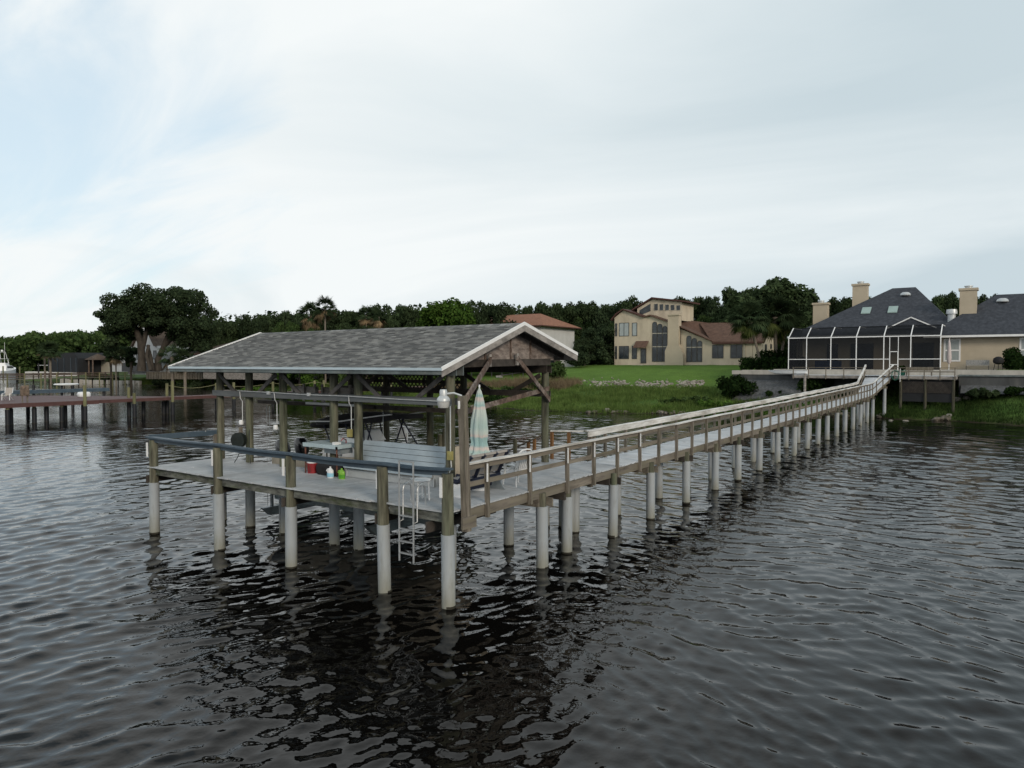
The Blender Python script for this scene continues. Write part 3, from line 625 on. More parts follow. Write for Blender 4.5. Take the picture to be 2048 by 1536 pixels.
for y, z in ((5.3,3.35),(1.62,2.98)):
    mb = MB(); mb.box(1.93,2.02,y-.07,y+.07,z-.11,z+.11); mb.build('outlet_box', m_brass, dock)
for y, z in ((10.38,3.42),(8.62,3.35)):
    mb = MB(); mb.lathe([(.0,0),(.07,0),(.075,.08),(.06,.14),(0,.14)], (1.98,y,z-.07), 12); mb.build('outlet_box', m_pvcw, dock, smooth=True)

# the boat lift cradle under the dock
lift = thing('boat_lift', (4.9,7.6,0), 'grey cradle of a boat lift hanging just above the water', 'boat lift')
for y in (10.35, 5.4):
    mb = MB(); mb.prism([(2.7,y-.1,.50),(6.9,y-.1,.50),(6.6,y-.1,.22),(3.0,y-.1,.22)], (0,.2,0)); mb.build('cross_beam', m_steel if y > 9 else m_fasc, lift)
for x in (4.0, 5.8):
    mb = MB(); mb.box(x-.08,x+.08,3.8,11.3,.52,.66); mb.build('bunk', m_fasc, lift)
for x in (3.1,6.7):
    mb = MB(); mb.box(x-.04,x+.04,10.30,10.38,.5,1.15); mb.build('guide_post', m_steel, lift)

# ------------------------------------------------------------------ walkway to the shore
walk = thing('walkway', (30, .6, 0), 'long pale grey wooden walkway with railings running to the shore', 'walkway')
def wz(x): return float(np.interp(x, [0,8,30,45,60.5,62.5,67.5], [ZD,2.10,2.14,2.22,2.35,2.45,4.08]))
def wl(x): return float(np.interp(x, [0,62.5,67.5], [1.22,1.22,1.25]))    # far edge y
def wr(x): return float(np.interp(x, [0,62.5,67.5], [-.10,-.10,-1.15]))  # near edge y
wd = MB(); x = 8.38
while x < 67.3:
    e = x+.142; z0_, z1_ = wz(x), wz(e); j = R.random()*.03; j2 = R.random()*.03; dz = R.uniform(-.004,.004)
    P = [(x,wr(x)-j),(e-.007,wr(e)-j),(e-.007,wl(e)+j2),(x,wl(x)+j2)]; Z = [z0_,z1_,z1_,z0_]
    wd.add([(p[0],p[1],z-.035+dz) for p, z in zip(P,Z)]+[(p[0],p[1],z+dz) for p, z in zip(P,Z)], [(3,2,1,0),(4,5,6,7),(0,1,5,4),(1,2,6,5),(2,3,7,6),(3,0,4,7)])
    x = e
wd.build('deck_boards', m_deckw, walk)
def polyb(xs, yf, zf, w, h, mt, name):
    mb = MB()
    for a, b in zip(xs[:-1], xs[1:]): mb.beam((a, yf(a), zf(a)), (b, yf(b), zf(b)), w, h)
    return mb.build(name, mt, walk)
xs = [.4,5.3,8.3]+[8.3+3.38*i for i in range(1,17)]+[67.4]
xs = sorted(set([v for v in xs if v < 67.5]+[62.5]))
polyb(xs, lambda x: wr(x)+.02, lambda x: wz(x)-.17, .045, .24, m_wood, 'stringer'); polyb([v for v in xs if v > 8], lambda x: wl(x)-.03, lambda x: wz(x)-.16, .045, .24, m_wood, 'stringer')
# bents
bx = [3.66,7.7,10.6,13.95,17.3,20.45,23.9,27.5,31.2,34.6,37.6,40.8,44.2,47.6,51.2,54.8,58.6,62.0,65.3]
for i, x in enumerate(bx):
    z = wz(x); ly = .03*R.uniform(-1,1)
    pile(walk, x, wr(x)-.02, z-.15, r=.115, slv=z-.50, rs=.150 if x > 5 else .16, lean=(.05*R.uniform(-1,1), ly))
    if x > 5: pile(walk, x+R.uniform(-.3,.3), wl(x)-.12, z-.15, r=.115, slv=z-.42-.3*R.random(), rs=.15, lean=(.05*R.uniform(-1,1), 0))
    mb = MB(); mb.beam((x+.16,wr(x)-.22,z-.40),(x+.16,wl(x)+.12,z-.40),.05,.22); mb.beam((x-.16,wr(x)+.0,z-.40),(x-.16,wl(x)+.12,z-.40),.05,.22); mb.build('cross_beam', m_woodd if i % 2 else m_wood, walk)
# railings
px_ = [1.15,2.95,4.85,6.4,7.95]; x = 9.6
while x < 66.8: px_.append(x); x += 1.62
for x in px_:
    z = wz(x); t = R.uniform(-.03,.03); tx = R.uniform(-.05,.05)
    mb = MB(); mb.beam((x+tx,wr(x)-.06,z-.34),(x,wr(x)-.05,z+.98 if x > 1 else z+.9),.09,.09,up=(1,0,0)); 
    mb.build('rail_post', m_woodv, walk)
for x in px_[:5]+px_[5:6]:
    mb = MB(); mb.box(x-.075,x-.045,wr(x)-.13,wr(x)-.10,wz(x)+.50,wz(x)+.92); mb.build('reflector_strip', m_white, walk)
for x in [v+.3 for v in px_ if v > 8.3]:
    mb = MB(); mb.beam((x,wl(x)+.04,wz(x)-.25),(x,wl(x)+.04,wz(x)+.98),.09,.09,up=(1,0,0)); mb.build('rail_post', m_woodv, walk)
xr = [.42]+[v for v in px_]+[62.5,67.4]; xr = sorted(set(xr))
def rz(x): return wz(x)+1.0+.012*math.sin(x*1.9)+float(np.interp(x,[0,20,45,60],[-.03,.03,.10,.10]))
polyb(xr, lambda x: wr(x)-.04+.012*math.sin(x*1.3), rz, .16, .04, m_wcap, 'handrail')
polyb(xr, lambda x: wr(x)+.0, lambda x: rz(x)-.10, .035, .11, m_wood, 'upper_rail')
polyb(xr, lambda x: wr(x)+.0, lambda x: wz(x)+.50, .035, .11, m_wood, 'middle_rail')
xl = sorted(set([8.6,9.2]+[v+.3 for v in px_ if v > 8.3 and v < 66.5]+[62.5,67.4]))
polyb(xl, lambda x: wl(x)+.04+.012*math.sin(x*1.7), lambda x: rz(x)+.01, .15, .04, m_wcap, 'handrail')
polyb(xl, lambda x: wl(x)+.0, lambda x: rz(x)-.10, .035, .16, m_wcap, 'upper_rail')
polyb([v for v in xl if v > 12], lambda x: wl(x)-.01, lambda x: wz(x)+.50, .035, .11, m_wood, 'middle_rail')
mb = MB(); mb.box(8.9,9.05,1.28,1.42,1.2,3.0); mb.build('rail_post', m_woodv, walk)
mb = MB(); mb.box(9.2,9.3,1.3,1.42,1.5,2.86); mb.build('rail_post', m_woodv, walk)

# ------------------------------------------------------------------ things on the dock
def xf(loc, rz=0): return Matrix.Translation(Vector(loc)) @ Matrix.Rotation(rz, 4, 'Z')
# long bench with a reclined plank back
bn = thing('bench', (2.1,3.8,ZD), 'long blue grey plank bench with tall reclined back under the roof', 'bench')
a0, a1 = 2.12, 5.42
def plankrow(name, x0, z0, x1, z1, n, mt, th=.03, gap=.014, y0=a0, y1=a1):
    mb = MB(); d = Vector((x1-x0, 0, z1-z0)); 
    for i in range(n):
        p = Vector((x0,0,z0))+d*(i/n); q = Vector((x0,0,z0))+d*((i+1)/n-gap/d.length); nn = Vector((d.z,0,-d.x)).normalized()*th
        mb.prism([(p.x,y0,p.z),(q.x,y0,q.z),(q.x+nn.x,y0,q.z+nn.z),(p.x+nn.x,y0,p.z+nn.z)], (0,y1-y0,0))
    mb.build(name, mt, bn)
plankrow('backrest', 2.32, 2.54, 2.66, 3.10, 4, m_bench)
plankrow('seat', 1.86, 2.55, 2.30, 2.53, 3, m_bench, th=.03)
plankrow('seat_front', 1.83, 2.38, 1.83, 2.57, 1, m_bench, th=.03)
plankrow('lower_skirt', 1.95, 2.12, 1.95, 2.34, 1, m_benchg, th=.03)
plankrow('base_plank', 1.88, 2.12, 1.88, 2.14, 1, m_benchg, th=.10)
for y in (a0, a1):
    mb = MB(); mb.prism([(1.92,y,ZD),(2.5,y,ZD),(2.73,y,3.08),(2.69,y,3.08),(2.36,y,2.50),(1.92,y,2.50)], (0,.04 if y == a0 else -.04,0)); mb.build('end_panel', m_benchg, bn)
# fish cleaning table
ft = thing('cleaning_table', (2.1,6.2,ZD), 'grey topped fish cleaning table on rusty legs by the bench', 'table')
mb = MB(); mb.box(1.66,2.58,5.5,6.95,2.97,3.01); mb.box(1.66,2.58,5.5,5.55,2.90,2.97); mb.box(1.66,1.70,5.5,6.95,2.90,2.97); mb.build('table_top', M('table top paint',(.38,.47,.50),.5,.08,3), ft)
for x, y in ((1.72,6.9),(1.72,5.56),(2.5,6.88),(2.5,5.56)):
    mb = MB(); mb.tube([(x,y,ZD),(x,y,2.95)], .022, 8); mb.build('leg', m_rust if x < 2 else m_woodv, ft)
mb = MB(); mb.box(1.95,2.4,5.65,6.35,2.72,2.89); mb.build('sink', m_steel, ft, org=None)
mb = MB(); mb.box(2.44,2.54,5.6,6.5,3.01,3.13); mb.build('splash_board', m_pvcw, ft)
mb = MB(); mb.tube([(2.2,5.7,3.02),(2.2,5.7,3.12),(2.1,5.72,3.16),(2.05,5.74,3.10)],.018,8); mb.build('tap', m_red, ft)
rl = MB(); rl.box(1.7,1.85,5.62,5.72,3.012,3.09); rl.box(1.88,1.97,5.66,5.80,3.012,3.07); tag(rl.build('scrub_brush', m_pvcw, None, org=(1.8,5.7,3.01)), 'small white brush and soap lying on the cleaning table', 'brush')
# red bucket, white tub, bag, jugs
bk = thing('red_crate', (1.82,6.72,ZD), 'red plastic bucket behind the rusty leg of the cleaning table', 'bucket')
mb = MB(); mb.lathe([(.14,0),(.17,.30),(.175,.30),(.15,.30),(.13,.02)], (1.82,6.72,ZD), 18); mb.build('body', m_red, bk, smooth=True)
mb = MB(); mb.tube([(1.66,6.62,ZD+.06),(1.62,6.60,ZD+.26),(1.63,6.72,ZD+.27),(1.65,6.74,ZD+.06)], .008, 6); mb.build('handle', m_rust, bk)
bk.name = 'bucket'; ORG['bucket'] = ORG['red_crate']
mb = MB(); mb.lathe([(.0,0),(.155,0),(.165,.16),(.17,.17),(.17,.19),(0,.2)], (1.82,6.72,ZD+.30), 18); tag(mb.build('tub', m_pvcw, None, smooth=True, org=(1.82,6.72,ZD+.3)), 'white tub standing on top of the red bucket', 'tub')
def softbox(mb, x0,x1,y0,y1,z0,z1, rr=.06, seed=1):
    rg = random.Random(seed); n = 7; vs = []; fs = []
    for i, (t, s) in enumerate(((0,.94),(.12,1.0),(.45,1.03),(.75,1.0),(.92,.9),(1,.70))):
        for k in range(20):
            a = 2*math.pi*k/20; ca, sa = math.cos(a), math.sin(a); e = .45
            px = abs(ca)**e*(1 if ca > 0 else -1); py = abs(sa)**e*(1 if sa > 0 else -1)
            vs.append(((x0+x1)/2+px*(x1-x0)/2*s+rg.uniform(-.008,.008), (y0+y1)/2+py*(y1-y0)/2*s+rg.uniform(-.008,.008), z0+(z1-z0)*t+(rg.uniform(-.012,.012) if i > 2 else 0)))
    for i in range(5):
        for k in range(20): k2=(k+1)%20; fs.append((i*20+k,i*20+k2,(i+1)*20+k2,(i+1)*20+k))
    fs.append(tuple(range(19,-1,-1))); fs.append(tuple(100+k for k in range(20))); mb.add(vs, fs)
bg = thing('duffel_bag', (1.85,6.0,ZD), 'black duffel bag lying between red bucket and jugs', 'bag')
mb = MB(); softbox(mb, 1.68,2.05,5.55,6.46,ZD,ZD+.36,seed=3); mb.build('body', m_black, bg, smooth=True)
mb = MB(); mb.tube([(1.86,6.2,ZD+.34),(1.84,6.15,ZD+.40),(1.84,5.85,ZD+.40),(1.86,5.8,ZD+.34)],.015,6); mb.build('handle', m_black, bg)
def jug(x, y, label, m1, m2, hgt, slim):
    t = thing('jug', (x,y,ZD), label, 'jug'); z = ZD
    mb = MB(); w = .095
    mb.lathe([(w*.95,0),(w,.02),(w,hgt*.60),(w*.95,hgt*.74),(w*.62,hgt*.88),(.03,hgt*.95),(.028,hgt),(0,hgt)], (x,y,z), 14, sx=.75, sy=1.15); mb.build('body', m1, t, smooth=True)
    mb = MB(); mb.lathe([(w*1.03,.035),(w*1.03,hgt*.48),(w*.98,hgt*.48),(w*.98,.035)], (x,y,z), 14, sx=.76, sy=1.155); mb.build('label_band', m2, t, smooth=True)
    mb = MB(); mb.tube([(x-.05,y+.03,z+hgt*.62),(x-.075,y+.075,z+hgt*.70),(x-.055,y+.065,z+hgt*.86),(x,y+.01,z+hgt*.93)], .012, 8); mb.build('handle', m1, t, smooth=True)
    mb = MB(); mb.lathe([(.026,0),(.026,.03),(0,.03)], (x,y,z+hgt), 10); mb.build('cap', m1, t)
jug(1.50,5.58,'white jug with pale blue label on the grey deck', m_pvcw, m_blue, .29, 0)
jug(1.55,5.17,'lime green jug beside the rusty table leg', m_green, m_gland, .27, 1)
# hose reel and hose on a roof post
hr = thing('hose_reel', (2.0,10.5,2.85), 'dark hose reel mounted on a roof post at far deck end', 'hose reel')
mb = MB(); mb.M = Matrix.Translation((1.82,10.28,2.86)) @ Matrix.Rotation(math.radians(40),4,'Z') @ Matrix.Rotation(math.radians(90),4,'Y') @ Matrix.Rotation(.3,4,'X')
mb.lathe([(.0,-.09),(.24,-.09),(.24,-.07),(.15,-.06),(.15,.06),(.24,.07),(.24,.09),(0,.09)], (0,0,0), 20); mb.build('drum', m_hosed, hr, smooth=True)
mb = MB()
for i in range(6): 
    rr = .17+.01*(i%3); x = 1.83+.02*i; mb.tube([(x,10.52+rr*math.cos(t),2.83+rr*math.sin(t)) for t in np.linspace(0,6.28,18)], .012, 5)
mb.tube([(1.9,10.3,2.75),(1.8,10.2,2.5),(1.78,10.3,2.3),(1.7,10.36,2.14)], .012, 6)
mb.tube([(2.02,10.0,3.2),(2.0,9.98,2.6),(1.96,9.9,2.3),(1.9,9.8,2.13)], .012, 6)
mb.build('hose', m_hosed, hr)
mb = MB(); mb.box(1.98,2.06,10.42,10.52,2.5,3.25); mb.build('bracket', m_wood, hr)
# aluminium ladder over the front edge
ld = thing('ladder', (-.25,1.05,2.1), 'aluminium swim ladder hooked over front edge of the deck', 'ladder')
for y in (.84, 1.27):
    mb = MB(); mb.tube([(-.26,y,.86),(-.26,y,3.14)], .022, 8); mb.build('side_rail', m_alu, ld, smooth=True)
for z in (1.05,1.32,1.60,1.90,2.72,3.13):
    mb = MB(); mb.box(-.29,-.23,.84,1.27,z-.015,z+.015); mb.build('rung', m_alu, ld)
for y in (.84,1.27):
    mb = MB(); mb.tube([(-.26,y,1.75),(-.16,y-.02,1.78),(-.16,y-.02,2.45)]+[(-.02-.14*math.cos(t),y-.02,2.45+.16*math.sin(t)) for t in np.linspace(.2,math.pi,8)][:7]+[(.13,y-.02,2.12)], .02, 8); mb.build('grab_rail', m_alu, ld, smooth=True)
# small white table
wt = thing('side_table', (.52,1.35,ZD), 'small white plastic table behind the aluminium ladder', 'table')
mb = MB(); mb.M = xf((.5,1.32,ZD), .2); mb.lathe([(0,.46),(.25,.46),(.27,.475),(.27,.49),(.25,.50),(0,.50)], (0,0,0), 8, sx=1.0, sy=1.0); mb.build('table_top', m_pvcw, wt)
for a in range(4):
    t = a*math.pi/2+.5; mb = MB(); x = .5+.20*math.cos(t); y = 1.32+.20*math.sin(t)
    mb.tube([(x,y,ZD+.46),(x*1.0+.02*math.cos(t),y+.02*math.sin(t),ZD)], .02, 6); mb.build('leg', m_pvcw, wt)
for a in range(2):
    t = a*math.pi/2+.5; mb = MB(); mb.tube([(.5+.2*math.cos(t),1.32+.2*math.sin(t),ZD+.14),(.5-.2*math.cos(t),1.32-.2*math.sin(t),ZD+.14)], .015, 6); mb.build('cross_bar', m_pvcw, wt)
# dock light
dl = thing('dock_light', (.0,.05,4.5), 'round galvanised dock light hanging beside the corner post', 'lamp')
mb = MB(); mb.lathe([(0,.20),(.07,.20),(.085,.16),(.085,.06),(.12,.03),(.145,-.01),(.145,-.06),(.11,-.06),(0,-.06)], (-.02,.16,4.56), 20); mb.build('housing', m_galv, dl, smooth=True)
mb = MB(); mb.lathe([(.12,-.06),(.135,-.07),(.13,-.14),(.11,-.20),(.0,-.205)], (-.02,.16,4.56), 20); mb.build('refractor', M('frosted lens',(.45,.46,.45),.3,.05,5), dl, smooth=True)
mb = MB(); mb.tube([(-.02,.16,4.66),(.12,-.02,4.68),(.2,-.18,4.62)], .022, 8); mb.build('arm', m_galv, dl, smooth=True)
# umbrella, closed, with faded stripes
def umb_mat():
    m = bpy.data.materials.new('faded striped canvas'); m.use_nodes = True; nt = m.node_tree; N = nt.nodes.new; L = nt.links.new; bs = nt.nodes['Principled BSDF']; bs.inputs['Roughness'].default_value = .9
    tc = N('ShaderNodeTexCoord'); sep = N('ShaderNodeSeparateXYZ'); L(tc.outputs['Object'], sep.inputs[0])
    n = N('ShaderNodeTexNoise'); L(tc.outputs['Object'], n.inputs['Vector']); n.inputs['Scale'].default_value = 7; n.inputs['Detail'].default_value = 3
    ma = N('ShaderNodeMath'); ma.operation = 'MULTIPLY_ADD'; L(n.outputs['Fac'], ma.inputs[0]); ma.inputs[1].default_value = .10; L(sep.outputs['Z'], ma.inputs[2])
    mr = N('ShaderNodeMapRange'); L(ma.outputs[0], mr.inputs[0]); mr.inputs[1].default_value = .75; mr.inputs[2].default_value = 2.65
    r = N('ShaderNodeValToRGB'); L(mr.outputs[0], r.inputs[0]); r.color_ramp.interpolation = 'EASE'
    T = (.37,.48,.46,1); P = (.54,.48,.45,1); D = (.28,.42,.42,1); W = (.47,.53,.50,1)
    st = [(0,T),(.10,W),(.15,T),(.19,P),(.24,D),(.33,D),(.36,P),(.39,W),(.48,T),(.70,W),(.73,P),(.77,D),(.80,T),(.86,P),(.89,D),(.94,W),(1,W)]
    e = r.color_ramp.elements; e[0].position = 0; e[0].color = T; e[1].position = 1; e[1].color = W
    for p, c in st[1:-1]: q = e.new(p); q.color = c
    L(r.outputs[0], bs.inputs['Base Color']); return m
um = thing('patio_umbrella', (2.42,1.02,ZD), 'closed faded turquoise and pink striped patio umbrella by the glider', 'umbrella')
prof = [(2.60,.015),(2.50,.06),(2.30,.11),(2.05,.15),(1.8,.185),(1.5,.205),(1.32,.20),(1.22,.185),(1.12,.21),(.98,.25),(.92,.31),(.88,.33),(.84,.32)]
vs = []; fs = []; n = 64
for i, (z, r) in enumerate(prof):
    for k in range(n):
        a = 2*math.pi*k/n; f = 1+.16*math.sin(8*a+.6*math.sin(z*5))*min(1,(2.6-z)*1.2)+.05*math.sin(19*a+z*3); zz = z + (.09*math.sin(4*a+1)+.05*math.sin(9*a))*(1 if i > len(prof)-3 else 0)
        vs.append((2.42-.06*max(0,1.3-z)*0+r*f*math.cos(a), 1.02+r*f*math.sin(a)+.05*max(0,1.1-z), ZD+zz))
for i in range(len(prof)-1):
    for k in range(n): k2=(k+1)%n; fs.append((i*n+k,i*n+k2,(i+1)*n+k2,(i+1)*n+k))
mb = MB(); mb.add(vs, fs); mb.build('canopy', umb_mat(), um, smooth=True)
mb = MB(); mb.tube([(2.42,1.02,ZD),(2.42,1.02,ZD+2.68)], .02, 8); mb.build('pole', m_pvcw, um, smooth=True)
mb = MB(); mb.lathe([(0,-.01),(.02,0),(.028,.05),(.0,.09)], (2.42,1.02,ZD+2.6), 8); mb.build('finial', m_pvcw, um, smooth=True)
mb = MB(); mb.tube([(2.42,1.02,ZD+.75),(2.36,.97,ZD+.62),(2.33,.95,ZD+.52)], .014, 6); mb.build('crank', m_steel, um)
mb = MB(); mb.lathe([(0,0),(.22,0),(.22,.06),(.04,.10),(.035,.30),(0,.30)], (2.42,1.02,ZD), 16); mb.build('base', m_pvcw, um, smooth=True)
# sling glider bench seen from behind
gl = thing('glider_bench', (2.0,.55,ZD), 'navy framed glider bench with beige sling back, seen from behind', 'bench')
gx = [1.25, 1.78, 2.28, 2.76]
for x in gx:
    mb = MB(); mb.tube([(x+.02,.36,ZD+1.0),(x,.42,ZD+.97),(x,.68,ZD+.45),(x,.78,ZD+.37),(x,1.25,ZD+.42)], [.05,.055,.06,.06,.05], 8); mb.build('frame', m_navy, gl, smooth=True)
for a, b in zip(gx[:-1], gx[1:]):
    mb = MB(); mb.prism([(a+.05,.42,ZD+.97),(a+.05,.67,ZD+.48),(a+.05,.68,ZD+.48),(a+.05,.43,ZD+.97)], (b-a-.10,0,0)); mb.build('back_panel', m_canvas, gl)
    mb = MB(); mb.box(a+.05,b-.05,.66,1.14,ZD+.40,ZD+.415); mb.build('seat_panel', m_canvas, gl)
mb = MB(); mb.beam((gx[0],.40,ZD+1.01),(gx[3],.40,ZD+1.01),.07,.05); mb.build('top_rail', m_canvas, gl)
mb = MB(); mb.beam((gx[0],.62,ZD+.40),(gx[3],.62,ZD+.40),.05,.06); mb.build('lower_rail', m_navy, gl)
for x in (gx[0], gx[3]):
    mb = MB(); mb.prism([(x-.02,.45,ZD),(x-.02,1.1,ZD),(x-.02,1.02,ZD+.08),(x-.02,.92,ZD+.2),(x-.02,.98,ZD+.33),(x-.02,.55,ZD+.33),(x-.02,.60,ZD+.2),(x-.02,.52,ZD+.08)], (.04,0,0)); mb.build('side_leg', m_pvcw if x < 2 else m_steel, gl)
mb = MB(); mb.box(1.35,2.66,.80,.84,ZD+.10,ZD+.26); mb.build('glide_board', m_navy, gl)
# stacked white plastic chairs
def chair(loc, rz, label, group, first=None):
    if first:
        c = copy_tree(first); c.location = loc; c.rotation_euler = (0,0,rz); tag(c, label, 'chair', group); return c
    t = thing('plastic_chair', (0,0,0), label, 'chair', group)
    mb = MB(); mb.prism([(-.23,-.22,.42),(.23,-.22,.42),(.22,.24,.43),(-.22,.24,.43)], (0,0,.025)); mb.build('seat', m_pvcw, t)
    mb = MB(); 
    for i in range(7):
        a = -.19+i*.063; mb.beam((a,-.22,.44),(a*1.05,-.34,.82),.036,.012,up=(0,1,0))
    mb.tube([(-.24,-.22,.44),(-.24,-.33,.78),(-.15,-.37,.87),(0,-.38,.89),(.15,-.37,.87),(.24,-.33,.78),(.24,-.22,.44)], .022, 8); mb.build('backrest', m_pvcw, t, smooth=True)
    for sx in (-1,1):
        mb = MB(); mb.tube([(sx*.25,-.26,.60),(sx*.28,-.05,.64),(sx*.28,.15,.63),(sx*.26,.22,.55),(sx*.25,.23,.43)], .024, 8); mb.build('armrest', m_pvcw, t, smooth=True)
        for sy in (-1,1):
            mb = MB(); mb.tube([(sx*.22,sy*.21,.43),(sx*.27,sy*.27,0)], [.03,.02], 6); mb.build('leg', m_pvcw, t)
    t.location = loc; t.rotation_euler = (0,0,rz); return t
ch = chair((3.55,.62,ZD), math.radians(-15), 'lowest white plastic chair of the stack behind the railing', 'stacked white chairs')
chair((3.55,.62,ZD+.09), math.radians(-15), 'topmost white plastic chair of the stack behind the railing', 'stacked white chairs', ch)
# electric box and bench beyond on the rear catwalk
eb = thing('power_box', (7.5,8.4,2.1), 'beige electrical box on a stand on the rear catwalk', 'box')
mb = MB(); mb.box(7.42,7.62,8.30,8.62,2.55,2.98); mb.build('body', m_pvcw, eb)
mb = MB(); mb.box(7.5,7.55,8.25,8.29,2.11,2.75); mb.build('stand', m_pvcw, eb)
# short piling stubs in the slip
for x, y, t, lb in ((8.05,6.85,2.95,'taller of two short mooring stubs behind the bench'),(7.98,7.02,2.72,'shorter of two short mooring stubs behind the bench')):
    mb = MB(); mb.tube([(x,y,-1.5),(x,y,t)], .11, 12); tag(mb.build('mooring_stub', m_pile, None, smooth=True, org=(x,y,0)), lb, 'piling', 'short mooring stubs')
# scuffs of old tar and guano on the deck
for i in range(16):
    x, y = R.uniform(.2,1.6), R.uniform(2,11); 
# long fluorescent tube lamp under the roof
tl = MB(); tl.box(3.0,3.06,5.95,8.45,4.02,4.09); tag(tl.build('tube_light', m_pvcw, None, org=(3,7.2,4.05)), 'long white tube light hanging under the dock roof', 'lamp')
# ------------------------------------------------------------------ boat on the lift
bt = thing('motor_boat', (4.9,7.6,.7), 'beige centre console motor boat with black T-top on the lift', 'boat')
def loft(mb, rings, close=True):
    n = len(rings[0]); vs = [p for r in rings for p in r]; fs = []
    for i in range(len(rings)-1):
        for k in range(n-1): fs.append((i*n+k, i*n+k+1, (i+1)*n+k+1, (i+1)*n+k))
    if close: fs.append(tuple(range(n-1,-1,-1))); fs.append(tuple((len(rings)-1)*n+k for k in range(n)))
    mb.add(vs, fs)
sts = [(11.1,1.22,.70,2.02),(10,1.27,.68,2.02),(8.5,1.30,.68,2.06),(7,1.28,.70,2.14),(5.8,1.12,.78,2.26),(4.8,.82,.95,2.40),(4.0,.42,1.30,2.54),(3.5,.06,1.9,2.64)]
rg = []
for y,w,k,g in sts:
    g += .20
    c = k+.32 if w > .5 else k+.4
    rg.append([(4.9-w,y,g),(4.9-w*1.0,y,(g+c)/2+.1),(4.9-w*.82,y,c),(4.9,y,k),(4.9+w*.82,y,c),(4.9+w,y,(g+c)/2+.1),(4.9+w,y,g),(4.9+w*.86,y,g),(4.9+w*.84,y,g-.45*min(1,w)),(4.9-w*.84,y,g-.45*min(1,w)),(4.9-w*.86,y,g),(4.9-w,y,g)])
mb = MB(); loft(mb, rg); mb.build('hull', m_hull, bt, smooth=True)
mb = MB(); mb.prism([(4.35,7.2,1.6),(5.45,7.2,1.6),(5.4,7.35,2.75),(4.4,7.35,2.75)], (0,1.0,0)); mb.prism([(4.45,7.2,2.75),(5.35,7.2,2.75),(5.3,7.45,3.1),(4.5,7.45,3.1)], (0,.03,0)); mb.build('console', m_pvcw, bt)
mb = MB(); mb.box(4.4,5.4,8.7,9.3,1.6,2.35); mb.build('leaning_post', m_pvcw, bt)
# canopy: a shallow curved shell
vs = []; fs = []; nu, nv = 12, 9
for s in (0,1):
    for i in range(nu+1):
        for j in range(nv+1):
            u = i/nu; v = j/nv*2-1; y = 9.55-3.5*u; w = 1.05*(1-.55*max(0,1-u*4)**2); z = 3.42+.26*u+.14*math.sin(math.pi*min(1,u*1.05))*(1-v*v)-.05*v*v
            vs.append((4.9+v*w, y, z-(.15 if s else 0)))
m_ = (nu+1)*(nv+1)
for i in range(nu):
    for j in range(nv):
        a = i*(nv+1)+j; fs.append((a,a+1,a+nv+2,a+nv+1)); fs.append((m_+a+nv+1,m_+a+nv+2,m_+a+1,m_+a))
for j in range(nv): fs.append((j,m_+j,m_+j+1,j+1)); a = nu*(nv+1)+j; fs.append((a+1,m_+a+1,m_+a,a))
for i in range(nu): a = i*(nv+1); fs.append((a+nv+1,m_+a+nv+1,m_+a,a)); b = a+nv; fs.append((b,m_+b,m_+b+nv+1,b+nv+1))
mb = MB(); mb.add(vs, fs); mb.build('t_top', m_black, bt, smooth=True)
mb = MB()
for v in (-1,1): mb.tube([(4.9+v*1.03,9.3,3.37),(4.9+v*1.06,7.8,3.44),(4.9+v*1.06,6.7,3.60),(4.9+v*1.0,6.0,3.70),(4.9+v*.8,5.7,3.74)], .022, 6)
mb.build('t_top_trim', m_pvcw, bt, smooth=True)
mb = MB()
for v in (-1,1):
    for a, b in (((4.9+v*.62,7.25,1.9),(4.9+v*.75,6.6,3.6)),((4.9+v*.62,8.3,1.9),(4.9+v*.85,8.9,3.42)),((4.9+v*.62,7.25,1.9),(4.9+v*.8,7.9,3.5)),((4.9+v*1.05,6.6,2.12),(4.9+v*.82,7.0,3.6)),((4.9+v*1.05,6.0,2.2),(4.9+v*.82,6.95,3.6))): mb.tube([a,b],.026,6)
mb.tube([(4.2,6.7,3.5),(5.6,6.7,3.5)],.022,6); mb.build('t_top_frame', m_navy, bt)
mb = MB(); softbox(mb, 4.1,5.6,8.6,9.75,3.13,3.30, seed=9); mb.build('rolled_curtain', m_black, bt, smooth=True)
for sx in (-.42,.42):
    x = 4.9+sx; mb = MB(); rr = []
    for z, a, b, yo in ((1.95,.17,.24,11.5),(2.05,.21,.31,11.5),(2.25,.22,.34,11.53),(2.45,.19,.30,11.58),(2.56,.12,.2,11.6)):
        rr.append([(x+a*math.cos(t), yo+b*math.sin(t), z) for t in np.linspace(0,2*math.pi,17)[:-1]]+[(x+a, yo, z)])
    loft(mb, rr); o = mb.build('outboard_motor', m_blackp, bt, smooth=True)
    mb = MB(); mb.box(x-.09,x+.09,11.3,11.6,1.0,1.96); mb.box(x-.03,x+.03,11.3,11.75,.55,1.0); mb.build('motor_leg', m_blackp, o)
for v in (-1,1):
    mb = MB(); mb.tube([(4.9+v*.5,9.3,3.45),(4.9+v*.5,9.36,3.68)], .02, 6); mb.build('rod_holder', m_brass, bt)
mb = MB(); mb.tube([(4.9+1.25*v*.95,y,z) for v,y,z in ((1,7.5,2.3),(1,6.2,2.42),(.75,5,2.6),(.4,4.1,2.75),(0,3.6,2.85))], .018, 6); mb.tube([(4.9-1.25*v*.95,y,z) for v,y,z in ((1,7.5,2.3),(1,6.2,2.42),(.75,5,2.6),(.4,4.1,2.75),(0,3.6,2.85))], .018, 6); mb.build('bow_rail', m_alu, bt)

